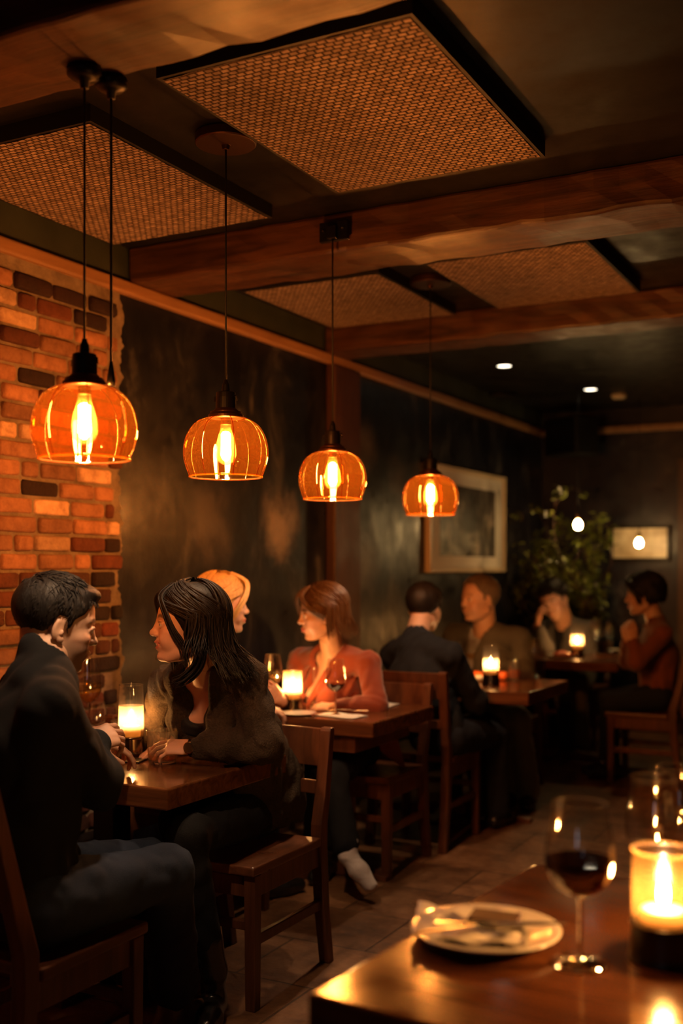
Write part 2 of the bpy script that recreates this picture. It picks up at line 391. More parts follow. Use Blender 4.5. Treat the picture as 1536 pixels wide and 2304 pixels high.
# beams
def beam(name, y0, y1, z0=2.60, lab=''):
    bm = bmesh.new(); n = 60; loops = []
    for i in range(n+1):
        x = XW+.02+(XR-XW-.02)*i/n; j = lambda s=.005: random.uniform(-s, s)
        loops.append([(x, y0+j(), z0+j()), (x, (y0+y1)/2, z0+j(.003)), (x, y1+j(), z0+j()), (x, y1+j(), ZC), (x, y0+j(), ZC), (x, y0+j(), (z0+ZC)/2)])
    loft(bm, loops); o = struct(name, bm, M['beam'], lab, bevel=.012, seg=2)
    return o
beam('ceiling_beam', 1.86, 2.15, 2.60, 'rough timber ceiling beam nearest the camera, above the front pendant')
beam('ceiling_beam', 3.72, 4.03, 2.60, 'rough timber ceiling beam in the middle, where the brick wall ends')
beam('ceiling_beam', 5.45, 5.71, 2.60, 'rough timber ceiling beam farthest back, above the wooden wall post')
bm = bmesh.new(); box(bm, XW, XW+.06, 5.50, 5.82, 0, 2.545)
struct('pillar', bm, M['post'], 'dark timber post against the plaster wall under the farthest beam', bevel=.008)

# woven panels
def panel(x0, x1, y0, y1, lab):
    cx, cy = (x0+x1)/2, (y0+y1)/2; hx, hy = (x1-x0)/2, (y1-y0)/2
    e = empty('woven_ceiling_panel', (cx, cy, ZC-.05), 0, lab, 'ceiling panel', 'woven cane panels on the ceiling')
    bm = bmesh.new(); n = 24
    g = [[bm.verts.new((-hx+.012+(2*hx-.024)*i/n, -hy+.012+(2*hy-.024)*j/n, random.uniform(-.0015, .0015)+(-.002))) for j in range(n+1)] for i in range(n+1)]
    for i in range(n):
        for j in range(n): bm.faces.new((g[i][j], g[i][j+1], g[i+1][j+1], g[i+1][j]))
    obj_bm('woven_cane', bm, M['cane'], e, smooth=True)
    bm = bmesh.new()
    for q in ((-hx, hx, -hy, -hy+.014), (-hx, hx, hy-.014, hy), (-hx, -hx+.014, -hy+.014, hy-.014), (hx-.014, hx, -hy+.014, hy-.014)):
        box(bm, *q, 0, .05)
    obj_bm('panel_frame', bm, M['cord'], e)
panel(-1.81, -1.065, 2.375, 3.405, 'largest woven cane ceiling panel, right of the round ceiling rose')
panel(-2.90, -2.15, 2.51, 3.525, 'woven cane ceiling panel above the brick wall')
panel(-1.905, -1.19, 4.36, 5.295, 'woven cane ceiling panel between the two rear beams, farther from the wall')
panel(-2.86, -2.135, 4.40, 5.315, 'small woven cane ceiling panel between the two rear beams, next to the wall')

# ------------------------------------------------------------------ pendants
def cord_obj(parent, top, bot, name='cord', r=.0032):
    bm = bmesh.new(); tube(bm, [(0, 0, bot), (0, 0, (bot+top)/2), (0, 0, top)], r, 8); return obj_bm(name, bm, M['cord'], parent, smooth=True)
def pendant(u, vbot, Z, D, ztop, label, style):
    p = W(u, vbot, Z); zb = p.z; R = D/2; H = 1.40*R
    e = empty('pendant_lamp', (p.x, p.y, zb), 0, label, 'pendant lamp', 'amber glass pendants hanging over the tables')
    prof = smoothprof([(.365*R, H), (.56*R, H-.055*R), (.78*R, H-.20*R), (.92*R, H-.42*R), (.985*R, H-.64*R), (1.0*R, H-.82*R), (.985*R, H-1.0*R), (.93*R, H-1.2*R), (.86*R, 0.02*R), (.85*R, 0)], 4)
    bm = bmesh.new(); lathe(bm, prof, 96, rmod=lambda a, z: 1-.022*(1-abs(math.sin(a*4)))**3)
    sh = obj_bm('glass_shade', bm, M['amber'], e, smooth=True)
    bm = bmesh.new()
    for k in range(8):
        a = k*PI/4
        tube(bm, [(r*.982*math.cos(a), r*.982*math.sin(a), z) for r, z in prof[2:-1:2]], .0014*R/.13, 5)
    obj_bm('shade_rib', bm, M['amberrib'], sh, smooth=True)
    bm = bmesh.new(); tube(bm, [(.852*R*math.cos(t*2*PI/48), .852*R*math.sin(t*2*PI/48), 0) for t in range(49)], .0028, 8, False)
    obj_bm('shade_rim', bm, M['amberlip'], sh, smooth=True)
    # cap & socket
    bm = bmesh.new(); lathe(bm, [(0, H+.085*R), (.33*R, H+.085*R), (.37*R, H+.13*R), (.37*R, H+.085*R), (.415*R, H+.05*R), (.415*R, H-.02*R), (.38*R, H-.03*R), (0, H-.03*R)][::-1], 40)
    lathe(bm, [(.34*R, H+.08*R), (.30*R, H+.15*R), (.25*R, H+.2*R)], 40)
    obj_bm('shade_cap', bm, M['bronze'], e, smooth=False, bevel=.002)
    s0 = H+.16*R
    bm = bmesh.new(); lathe(bm, [(0, s0-.06*R), (.255*R, s0-.06*R), (.255*R, s0), (.24*R, s0+.02*R), (.235*R, s0+.30*R), (.225*R, s0+.42*R), (.20*R, s0+.43*R), (.10*R, s0+.44*R), (.085*R, s0+.60*R), (.055*R, s0+.66*R), (.045*R, s0+.72*R), (0, s0+.72*R)], 32)
    so = obj_bm('socket', bm, M['black'], e, bevel=.0015)
    for s in (-1, 1):
        bm = bmesh.new(); tube(bm, [(s*.23*R, 0, s0+.33*R), (s*.30*R, 0, s0+.33*R), (s*.31*R, 0, s0+.22*R)], .008*R*3, 8); obj_bm('socket_key', bm, M['black'], so, smooth=True)
    cord_obj(e, ztop-zb, s0+.70*R)
    # bulb
    bz = H-.16*R
    bm = bmesh.new(); lathe(bm, smoothprof([(.13*R, bz), (.13*R, bz-.12*R), (.20*R, bz-.35*R), (.245*R, bz-.62*R), (.22*R, bz-.82*R), (.10*R, bz-.94*R), (.0, bz-.96*R)], 4), 32)
    b = obj_bm('bulb', bm, M['bulbglass'], e, smooth=True)
    bm = bmesh.new(); lathe(bm, [(0, H), (.12*R, H), (.125*R, bz-.02*R), (0, bz-.03*R)], 24); obj_bm('bulb_base', bm, M['brass'], b)
    bm = bmesh.new()
    for k in range(6):
        a = k*PI/3+.2; r1 = .085*R
        tube(bm, [(r1*math.cos(a), r1*math.sin(a), bz-.24*R), (r1*1.12*math.cos(a), r1*1.12*math.sin(a), bz-.74*R)], .034*R, 8)
    obj_bm('filament', bm, M['filament'], b)
    # top fixing
    zt = ztop-zb
    if style == 'small':
        bm = bmesh.new(); lathe(bm, [(0, zt), (.042, zt), (.042, zt-.018), (.03, zt-.028), (.012, zt-.032), (.010, zt-.05), (0, zt-.05)], 32); obj_bm('ceiling_canopy', bm, M['black'], e, smooth=True)
    elif style == 'disc':
        bm = bmesh.new(); lathe(bm, [(0, zt), (.092, zt), (.096, zt-.006), (.096, zt-.030), (.092, zt-.034), (.014, zt-.036), (.010, zt-.05), (0, zt-.05)], 48); obj_bm('ceiling_canopy', bm, M['bronze'], e, bevel=.001)
    else:
        bm = bmesh.new(); box(bm, -.06, .06, .004, .024, zt-.06, zt+.015); box(bm, -.02, .02, -.014, .006, zt-.055, zt-.005)
        o = obj_bm('mounting_bracket', bm, M['black'], e, bevel=.003)
        for x in (-.042, .042):
            bm = bmesh.new(); lathe(bm, [(0, .004), (.006, .002), (.006, 0)], 12, c=(x, .0, zt-.02)); obj_bm('screw_head', bm, M['steel'], o)
    return e
pendant(190, 1033, 2.66, .254, 2.60, 'largest amber glass pendant, in front of the brick wall, hung from the near beam', 'small')
pendant(508, 1073, 3.45, .266, ZC, 'amber glass pendant hung from the large round ceiling rose', 'disc')
pendant(748, 1123, 4.17, .258, 2.69, 'amber glass pendant bracketed to the middle beam', 'bracket')
pendant(968, 1158, 5.17, .264, ZC, 'smallest of the amber glass pendants, beside the big framed photograph', 'disc')
# second cord beside the first pendant
p = W(250, 868, 2.72); e = empty('hanging_cable', (p.x, p.y, p.z), 0, 'plain black cable with cone cap hanging beside the largest pendant', 'cable')
cord_obj(e, 2.60-p.z, .01, 'cord', .0036)
bm = bmesh.new(); lathe(bm, [(0, 0), (.012, 0), (.011, .012), (.006, .045), (.004, .06), (0, .06)], 20); obj_bm('cone_cap', bm, M['black'], e, smooth=True)
zt = 2.60-p.z; bm = bmesh.new(); lathe(bm, [(0, zt), (.04, zt), (.04, zt-.018), (.03, zt-.028), (.012, zt-.032), (.010, zt-.05), (0, zt-.05)], 32); obj_bm('ceiling_canopy', bm, M['black'], e, smooth=True)

# downlights, vent, detector
for (u, v, lab) in ((1134, 822, 'recessed white downlight nearer the rearmost beam'), (1328, 875, 'recessed white downlight farther back towards the far wall')):
    p = Wz(u, v, ZC); e = empty('downlight', (p.x, p.y, ZC-.004), 0, lab, 'downlight', 'recessed ceiling downlights')
    bm = bmesh.new(); lathe(bm, [(.062, 0), (.060, .0), (.046, -.001), (.046, .003)][::-1], 40); lathe(bm, [(.062, .003), (.062, -.003), (.048, -.003)], 40); obj_bm('downlight_ring', bm, M['black'], e)
    bm = bmesh.new(); lathe(bm, [(0, -.001), (.045, -.001), (.045, .002), (0, .002)], 40); obj_bm('downlight_lens', bm, M['downlight'], e)
p = Wz(1125, 887, ZC); bm = bmesh.new(); lathe(bm, [(0, .03), (.12, .03), (.13, .015), (.13, 0), (0, 0)][::-1], 40)
tag(obj_bm('ceiling_vent', bm, M['cord'], None, (p.x, p.y, ZC-.03)), 'dark round vent on the ceiling near the downlights', 'vent')
p = Wz(1392, 888, ZC); bm = bmesh.new(); lathe(bm, [(0, .03), (.06, .03), (.06, .015), (.045, 0), (0, 0)][::-1], 32)
tag(obj_bm('smoke_detector', bm, M['framegold'], None, (p.x, p.y, ZC-.03)), 'small pale round smoke detector on the ceiling', 'smoke detector')
# speaker
e = empty('wall_speaker', (-2.62, 9.1, 2.33), math.radians(-30), 'black box loudspeaker mounted high in the far corner', 'speaker')
bm = bmesh.new(); box(bm, -.19, .19, -.13, .13, 0, .31); obj_bm('cabinet', bm, M['cord'], e, bevel=.01)
bm = bmesh.new(); box(bm, -.175, .175, -.142, -.128, .015, .295); obj_bm('grille', bm, M['black'], e, bevel=.004)
bm = bmesh.new(); box(bm, -.03, .03, .10, .36, .12, .18); obj_bm('wall_bracket', bm, M['black'], e)
# big framed photograph on the long wall
m, nt, out = newmat('photo_print')
v = coords(nt, (1, 1, 1)); f = noise(nt, v, 4.6, 6, .62, .5); v2 = coords(nt, (1, 4, 1.5)); f2 = noise(nt, v2, 2.2, 4)
mx = N(nt, 'ShaderNodeMix', data_type='FLOAT'); mx.inputs[0].default_value = .45; L(nt, f, mx.inputs[2]); L(nt, f2, mx.inputs[3])
cs = ramp(nt, mx.outputs[0], [(.40, (.015, .012, .010)), (.52, (.06, .045, .034)), (.62, (.34, .27, .2))])
principled(nt, out, None, .5, 0, cs, Coat_Weight=1, Coat_Roughness=.04); M['photo'] = m
e = empty('framed_photograph', (XW+.03, 7.66, 1.36), 0, 'large pale-framed dark photograph on the long wall', 'picture')
bm = bmesh.new()
for q in ((-.765, .765, 0, .03), (-.765, .765, .72, .75), (-.765, -.735, .03, .72), (.735, .765, .03, .72)):
    box(bm, -.028, .014, q[0], q[1], q[2], q[3])
obj_bm('picture_frame', bm, M['framegold'], e, bevel=.003)
bm = bmesh.new(); box(bm, -.026, -.006, -.74, .74, .025, .725); obj_bm('mat_board', bm, M['white'], e)
bm = bmesh.new(); box(bm, -.008, -.004, -.56, .56, .115, .625); obj_bm('print', bm, M['photo'], e)
# small framed picture on the far wall
m, nt, out = newmat('sepia_print')
v = coords(nt); f = noise(nt, v, 7, 5, .6)
principled(nt, out, None, .4, 0, ramp(nt, f, [(.35, (.46, .34, .2)), (.6, (.80, .68, .48))]), Coat_Weight=.15, Coat_Roughness=.3); M['sepia'] = m
p = W(1441, 1262, YF/(CS+.2705*SN)); e = empty('framed_print', (p.x, YF-.03, p.z), 0, 'small dark-framed sepia print on the far wall', 'picture')
bm = bmesh.new()
for q in ((-.25, .25, 0, .025), (-.25, .25, .275, .30), (-.25, -.225, .025, .275), (.225, .25, .025, .275)): box(bm, q[0], q[1], -.012, .028, q[2], q[3])
obj_bm('picture_frame', bm, M['black'], e, bevel=.003)
bm = bmesh.new(); box(bm, -.23, .23, 0, .02, .02, .28); obj_bm('print', bm, M['sepia'], e)
# small bare bulbs at the far end
def tinypendant(u, v, Z, lab, zt=ZC):
    p = W(u, v, Z); e = empty('small_bulb_pendant', (p.x, p.y, p.z), 0, lab, 'pendant lamp', 'small bare bulbs at the far end')
    bm = bmesh.new(); lathe(bm, smoothprof([(0, -.04), (.022, -.03), (.03, -.005), (.022, .02), (.012, .035)], 4), 20); obj_bm('bulb', bm, M['farbulb'], e, smooth=True)
    bm = bmesh.new(); lathe(bm, [(0, .033), (.014, .033), (.016, .07), (.008, .085), (0, .085)], 16); obj_bm('socket', bm, M['brass'], e, smooth=True)
    cord_obj(e, ZC-p.z, .08)
tinypendant(1300, 1180, 8.3, 'small glowing bare bulb in front of the plant')
tinypendant(1437, 1221, 8.9, 'small added bulb standing in for the reflection on the sepia print')  # added bulb replaces a reflection in the print's glass and lights the print

# ------------------------------------------------------------------ furniture
def quad4(cx, cy, hx, hy, z): return [(cx-hx, cy-hy, z), (cx+hx, cy-hy, z), (cx+hx, cy+hy, z), (cx-hx, cy+hy, z)]
def chair(x, y, rz, label, h=.86, w=.43, d=.42, rake=.09, group='dark wooden dining chairs'):
    """faces local +y, origin under the seat centre"""
    e = empty('dining_chair', (x, y, 0), rz, label, 'chair', group); hw = w/2; yb = -d/2; yf = d/2; t = .021
    for s in (-1, 1):
        px = s*(hw-t)
        loops = []
        for z, yy, ty in ((0, yb-.055, .018), (.2, yb-.02, .021), (.42, yb, .025), (.50, yb-.002, .025), (h*.72, yb-rake*.42, .021), (h-.012, yb-rake, .018), (h, yb-rake-.002, .014)):
            loops.append(quad4(px, yy, t, ty, z))
        bm = bmesh.new(); loft(bm, loops); obj_bm('back_post', bm, M['chair'], e, bevel=.004)
        bm = bmesh.new(); loft(bm, [quad4(px, yf-.028, .018, .018, 0), quad4(px, yf-.028, .021, .021, .428)]); obj_bm('leg', bm, M['chair'], e, bevel=.003)
        bm = bmesh.new(); box(bm, px-.010, px+.010, yb+.0, yf-.05, .20, .235); obj_bm('stretcher', bm, M['chair'], e, bevel=.003)
        bm = bmesh.new(); box(bm, px-.011, px+.011, yb+.02, yf-.05, .355, .428); obj_bm('seat_rail', bm, M['chair'], e, bevel=.003)
    bm = bmesh.new(); box(bm, -hw+.04, hw-.04, yf-.039, yf-.017, .355, .428); obj_bm('seat_rail', bm, M['chair'], e, bevel=.003)
    bm = bmesh.new(); box(bm, -hw+.04, hw-.04, yf-.037, yf-.017, .25, .28); obj_bm('stretcher', bm, M['chair'], e, bevel=.003)
    # scooped plank seat
    bm = bmesh.new(); n = 12; top = []; botm = []
    for i in range(n+1):
        for_x = -hw-.004+(w+.008)*i/n; ra = []; rb = []
        for j in range(n+1):
            yy = yb+.028+(d-.02)*j/n; a = 2*i/n-1; b = 2*j/n-1
            sc = -.012*max(0, 1-a*a)**.7*max(0, 1-b*b)**.5
            ra.append(bm.verts.new((for_x, yy, .460+sc))); rb.append(bm.verts.new((for_x, yy, .428)))
        top.append(ra); botm.append(rb)
    for i in range(n):
        for j in range(n):
            bm.faces.new((top[i][j], top[i+1][j], top[i+1][j+1], top[i][j+1])); bm.faces.new((botm[i][j], botm[i][j+1], botm[i+1][j+1], botm[i+1][j]))
        bm.faces.new((botm[i][0], botm[i+1][0], top[i+1][0], top[i][0])); bm.faces.new((top[i][n], top[i+1][n], botm[i+1][n], botm[i][n]))
        bm.faces.new((botm[0][i+1], botm[0][i], top[0][i], top[0][i+1])); bm.faces.new((botm[n][i], botm[n][i+1], top[n][i+1], top[n][i]))
    obj_bm('seat', bm, M['seat'], e, bevel=.007, seg=3)
    # curved top rail and lower slat
    def slat(z0, z1, nm, bow):
        bm = bmesh.new(); n = 10; loops = []
        for i in range(n+1):
            xx = -hw+.038+(w-.076)*i/n; b = bow*(1-(2*i/n-1)**2)
            def yat(z): return yb-rake*max(0, (z-.5)/(h-.5))-b
            loops.append([(xx, yat(z0)-.010, z0), (xx, yat(z0)+.010, z0), (xx, yat(z1)+.009, z1), (xx, yat(z1)-.009, z1)])
        loft(bm, loops); obj_bm(nm, bm, M['chair'], e, bevel=.003)
    slat(h-.135, h-.006, 'top_rail', .018); slat(.60, .645, 'back_slat', .012)
    return e
chair(-2.045, 2.14, 0, 'wooden chair under the man in the black jacket', .935, .44, .42, .125)
chair(-2.08, 3.16, PI, 'wooden chair under the dark-haired woman in the cardigan', .83, .45, .46, .06)
chair(-2.58, 3.66, 0, 'wooden chair under the blonde woman', .83)
chair(-2.33, 4.66, PI, 'wooden chair under the woman in the rust blazer', .835, .44, .42, .07)
chair(-2.28, 5.27, 0, 'wooden chair under the man seen from behind', .885, .44, .42, .05)
chair(-2.38, 6.62, PI, 'wooden chair under the older man in the grey jacket', .80)
chair(-1.62, 7.36, PI/2, 'wooden chair under the woman in the brown sweater', .86)
chair(-2.45, 8.64, PI, 'wooden chair under the man resting his cheek on his hand', .80)

def table(x0, x1, y0, y1, label, apron=False, rz=0, th=.066, ns=1, grp='square-edged dark wooden dining tables', feet='cross'):
    cx, cy = (x0+x1)/2, (y0+y1)/2; hx, hy = (x1-x0)/2, (y1-y0)/2
    e = empty('dining_table', (cx, cy, 0), rz, label, 'table', grp)
    bm = bmesh.new(); box(bm, -hx, hx, -hy, hy, .75-th, .75); obj_bm('tabletop', bm, M['table'], e, bevel=.007, seg=3)
    if apron:
        bm = bmesh.new(); box(bm, -hx+.04, hx-.10, -hy+.03, hy-.06, .61, .75-th); obj_bm('apron', bm, M['chair'], e, bevel=.004)
    zt = .61 if apron else .75-th
    bm = bmesh.new(); box(bm, -.045, .045, -.045, .045, .05, zt); obj_bm('pedestal', bm, M['black'], e, bevel=.005)
    for k in range(4):
        bm = bmesh.new(); a = k*PI/2; R4 = Matrix.Rotation(a, 4, 'Z'); L_ = (hx if k % 2 == 0 else hy)*.82
        loft(bm, [[R4 @ Vector(p) for p in ((.03, -.035, .01), (.03, .035, .01), (.03, .035, .075), (.03, -.035, .075))], [R4 @ Vector(p) for p in ((L_, -.03, 0), (L_, .03, 0), (L_, .03, .022), (L_, -.03, .022))]])
        obj_bm('pedestal_foot', bm, M['chair'], e, bevel=.003)
    return e
table(-2.93, -1.957, 2.62, 3.305, 'wooden table with the whisky tumbler, nearest the brick wall')
table(-2.93, -2.03, 4.13, 4.78, 'wooden table with napkins, before the woman in the rust blazer', True)
table(-2.93, -1.80, 5.47, 6.20, 'wooden table between the man seen from behind and the older man')
table(-2.78, -1.84, 7.49, 8.30, 'wooden table farthest back, beside the plant')
table(-.796, .244, 1.419, 2.299, 'wooden table at the bottom right corner with the plate', rz=math.radians(-5), grp='square-edged dark wooden dining tables')
# ------------------------------------------------------------------ tableware
ZT = .7505
def wineglass(pos, label, h=.225, r=.043, wine=None, level=.3, rim=.72, group='stemmed wine glasses'):
    e = empty('wine_glass', pos, random.random(), label, 'wine glass', group)
    zs = h*.42                                   # bottom of bowl
    bowl = [(.004, zs), (r*.35, zs+h*.015), (r*.72, zs+h*.07), (r*.95, zs+h*.15), (r, zs+h*.22), (r*.96, zs+h*.33), (r*.86, zs+h*.45), (r*rim, h)]
    pf = smoothprof(bowl, 5)
    bm = bmesh.new(); lathe(bm, pf, 40); b = obj_bm('bowl', bm, M['glass'], e, smooth=True)
    bm = bmesh.new(); tube(bm, [(r*rim*math.cos(t*PI/20), r*rim*math.sin(t*PI/20), h) for t in range(41)], .0009, 6, False); obj_bm('rim', bm, M['tumbler'], b, smooth=True)
    bm = bmesh.new(); lathe(bm, smoothprof([(.0, zs+.004), (.0055, zs), (.0036, zs-.02), (.0034, zs*.5), (.0040, .02), (.010, .008), (.026, .0035)], 4)+[(r*.82, .0018), (r*.82, .0003), (0, .0003)], 32); obj_bm('stem', bm, M['solidglass'], e, smooth=True)
    if wine:
        lv = zs+(h-zs)*level; wp = [(max(0, q[0]-.0012), q[1]+.001) for q in pf if q[1] < lv-.002]
        rl = np.interp(lv, [q[1] for q in pf], [q[0] for q in pf])-.0012
        bm = bmesh.new(); lathe(bm, [(0, zs+.001)]+wp[1:]+[(rl, lv), (0, lv)], 36); obj_bm('wine', bm, M[wine], e, smooth=False)
    return e
def tumbler(pos, label, h=.088, r=.041, liquid=None, level=.25, group='short tumblers'):
    e = empty('whisky_tumbler', pos, random.random(), label, 'tumbler', group)
    bm = bmesh.new(); lathe(bm, [(r*.86, .0), (r*.90, .012), (r*.95, h*.5), (r, h)], 48); b = obj_bm('glass_wall', bm, M['tumbler'], e, smooth=True)
    bm = bmesh.new(); lathe(bm, [(r*.86, .012), (r*.91, h*.5), (r*.96, h-.001)], 48)
    tube(bm, [(r*.985*math.cos(t*PI/24), r*.985*math.sin(t*PI/24), h) for t in range(49)], .0014, 6, False); obj_bm('inner_wall', bm, M['glass'], b, smooth=True)
    bm = bmesh.new(); lathe(bm, [(0, 0), (r*.80, 0), (r*.855, .003), (r*.855, .010), (0, .012)], 32); obj_bm('heavy_base', bm, M['solidglass'], e, smooth=True)
    if liquid:
        bm = bmesh.new(); lathe(bm, [(0, .0125), (r*.84, .0125), (r*.87, h*level), (0, h*level)], 40); obj_bm('drink', bm, M[liquid], e)
        bm = bmesh.new(); box(bm, -.014, .014, -.012, .016, .014, .040, Matrix.Rotation(.5, 4, 'Z') @ Matrix.Rotation(.15, 4, 'X')); obj_bm('ice_cube', bm, M['solidglass'], e, bevel=.003)
    return e
def flame(parent, c, s=1.0):
    bm = bmesh.new(); lathe(bm, smoothprof([(0, -.004*s), (.0042*s, .002*s), (.0058*s, .010*s), (.0040*s, .021*s), (.0014*s, .030*s), (0, .034*s)], 4), 16, c=c); return obj_bm('flame', bm, M['flame'], parent, smooth=True)
def candle(pos, label, htot=.22, hf=.115, hb=.052, r=.042, base='nickel', tall=True, waxh=.045, fs=1.0, fr='frost'):
    e = empty('candle_lamp', pos, 0, label, 'candle', 'table candle lamps')
    bm = bmesh.new(); lathe(bm, [(0, 0), (r*1.10, 0), (r*1.12, .004), (r*1.08, .010), (r*1.0, hb-.008), (r*1.04, hb-.003), (r*1.04, hb), (0, hb)], 48); obj_bm('metal_base', bm, M[base], e, smooth=False, bevel=.0015)
    bm = bmesh.new(); lathe(bm, [(r*.93, hb), (r*1.0, hb+.01), (r*.99, hb+hf*.5), (r*.96, hb+hf)], 48); obj_bm('frosted_glass', bm, M[fr], e, smooth=True)
    bm = bmesh.new()
    if tall:
        lathe(bm, [(r*.97, hb), (r*1.04, hb+.01), (r*1.02, hb+hf*.6), (r*.93, htot)], 48)
        tube(bm, [(r*.93*math.cos(t*PI/24), r*.93*math.sin(t*PI/24), htot) for t in range(49)], .0015, 6, False)
        obj_bm('glass_chimney', bm, M['chimney'], e, smooth=True)
    else:
        tube(bm, [(r*.96*math.cos(t*PI/24), r*.96*math.sin(t*PI/24), hb+hf) for t in range(49)], .003, 8, False); obj_bm('glass_rim', bm, M['frost'], e, smooth=True)
    bm = bmesh.new(); lathe(bm, [(0, hb+.0005), (r*.72, hb+.0005), (r*.74, hb+waxh-.004), (r*.68, hb+waxh), (r*.4, hb+waxh-.004), (0, hb+waxh-.005)], 36); wx = obj_bm('wax_candle', bm, M['wax'], e, smooth=True)
    bm = bmesh.new(); tube(bm, [(0, 0, hb+waxh-.006), (.0008, 0, hb+waxh+.006)], .0011, 6); obj_bm('wick', bm, M['cord'], wx)
    flame(e, (0, 0, hb+waxh+.006), fs)
    return e
def fork(e, name, L_=.19, mat='steel', knife=False, rz=0, loc=(0, 0, 0)):
    bm = bmesh.new()
    if knife:
        loft(bm, [[(-.0045*s, y, z0), (.0045*s, y, z0), (.0045*s, y, z0+.004), (-.0045*s, y, z0+.004)] for y, s, z0 in ((-L_/2, 1.0, 0), (-L_/2+.06, .8, .001), (-.005, .8, .001))])
        loft(bm, [[(-.007*s, y, .001), (.008*s, y, .001), (.008*s, y, .0025), (-.007*s, y, .0025)] for y, s in ((-.005, .9), (.03, 1.2), (.07, 1.1), (L_/2, .2))])
    else:
        loft(bm, [[(-.006*s, y, z0), (.006*s, y, z0), (.006*s, y, z0+.002), (-.006*s, y, z0+.002)] for y, s, z0 in ((-L_/2, 1.1, .0), (-.03, .6, .004), (.01, .5, .006), (.025, 1.7, .002), (.045, 1.9, .0))])
        for k in range(4):
            x = -.0093+.0062*k; box(bm, x-.0014, x+.0014, .044, L_/2, .001, .003)
    o = obj_bm(name, bm, M[mat], None, loc, bevel=.0006); o.rotation_euler = (0, 0, rz); return o
def napkin(loc, rz, w, d, label, name='folded_napkin', mat='white', layers=3):
    bm = bmesh.new(); n = 10
    for l in range(layers):
        z0 = l*.0022; off = l*.003
        g = [[bm.verts.new((-w/2+w*i/n+off, -d/2+d*j/n-off*.6, z0+.0006+.0016*math.sin(i*1.3+l)*math.sin(j*.9+l*2)+.0016)) for j in range(n+1)] for i in range(n+1)]
        g2 = [[bm.verts.new((-w/2+w*i/n+off, -d/2+d*j/n-off*.6, z0)) for j in range(n+1)] for i in range(n+1)]
        for i in range(n):
            for j in range(n):
                bm.faces.new((g[i][j], g[i+1][j], g[i+1][j+1], g[i][j+1])); bm.faces.new((g2[i][j], g2[i][j+1], g2[i+1][j+1], g2[i+1][j]))
            bm.faces.new((g2[i][0], g2[i+1][0], g[i+1][0], g[i][0])); bm.faces.new((g[i][n], g[i+1][n], g2[i+1][n], g2[i][n]))
            bm.faces.new((g2[0][i+1], g2[0][i], g[0][i], g[0][i+1])); bm.faces.new((g2[n][i], g2[n][i+1], g[n][i+1], g[n][i]))
    o = obj_bm(name, bm, M[mat], None, loc, smooth=True); o.rotation_euler = (0, 0, rz)
    return tag(o, label, 'napkin')
def T(u, v): q = Wz(u, v, ZT); return (q.x, q.y, ZT)

# table 1
candle(T(295, 1699), 'hurricane candle lamp between the man in black and the woman in the cardigan', .236, .105, .060, .044, 'nickel', True, .036, 1.15)
tumbler(T(365, 1716), 'whisky tumbler at the front of the nearest wall table, before the watch', .108, .052, 'whisky', .26)
tumbler(T(272, 1683), 'small tumbler half hidden behind the hurricane candle lamp', .10, .036)
wineglass(T(199, 1655), 'wine glass half full beside the chin of the man in black', .30, .050, 'whitewine', .42, .78)
wineglass(T(221, 1672), 'low empty wine glass behind the sleeve of the man in black', .15, .034)
bm = bmesh.new(); box(bm, -.055, .055, -.04, .04, 0, .006); q = T(288, 1712)
o = tag(obj_bm('coaster', bm, M['baseblack'], None, q, bevel=.003), 'dark square coaster beside the hurricane candle base', 'coaster'); o.rotation_euler = (0, 0, .3)
for oo in list(col.objects):
    if oo.get('label', '').startswith('hurricane candle lamp between'): oo.location.z += .0065
# table 2
candle(T(658, 1597), 'short glowing candle votive on the table of the woman in the rust blazer', .2, .122, .052, .044, 'nickel', False, .036, 1.35)
wineglass(T(613, 1592), 'wine glass with pale wine left of the short glowing votive', .245, .046, 'whitewine', .36)
wineglass(T(755, 1609), 'wine glass with a little red wine right of the short glowing votive', .245, .047, 'redwine', .26)
# dark water carafe / bowl
p = T(710, 1580); e = empty('glass_carafe', p, 0, 'wide dark glass carafe between the votive and the red wine glass', 'carafe')
bm = bmesh.new(); lathe(bm, smoothprof([(.040, 0), (.050, .01), (.052, .05), (.044, .10), (.038, .16), (.040, .175)], 4), 40); obj_bm('glass_body', bm, M['tumbler'], e, smooth=True)
bm = bmesh.new(); lathe(bm, [(0, .003), (.040, .003), (.049, .012), (.050, .05), (0, .05)], 36); obj_bm('drink', bm, M['redwine'], e)
napkin(T(826, 1586), math.radians(4), .26, .17, 'white napkin with cutlery near the rust blazer sleeve', layers=2)
q = T(830, 1584); tag(fork(None, 'fork', .19, rz=1.45, loc=(q[0]-.02, q[1]+.01, ZT+.009)), 'steel fork on the white napkin near the rust blazer sleeve', 'fork')
tag(fork(None, 'table_knife', .20, knife=True, rz=1.75, loc=(q[0]-.02, q[1]-.02, ZT+.009)), 'steel knife on the white napkin near the rust blazer sleeve', 'knife')
napkin(T(752, 1610), math.radians(-8), .20, .12, 'crumpled napkin at the front edge under the red wine glass', layers=2).location.x += .03
q = T(790, 1606); tag(fork(None, 'fork', .19, rz=-1.2, loc=(q[0]-.03, q[1]+.02, ZT+.009)), 'steel fork beside the foot of the red wine glass', 'fork')
bm = bmesh.new(); lathe(bm, [(0, 0), (.05, 0), (.078, .009), (.080, .011), (.05, .004), (0, .004)], 48)
tag(obj_bm('side_plate', bm, M['plate'], None, T(655, 1612), smooth=True), 'small side plate at the front edge below the short votive', 'plate')
for o_ in col.objects:
    if o_.get('label', '').startswith('small side plate'): o_.location.y += .06
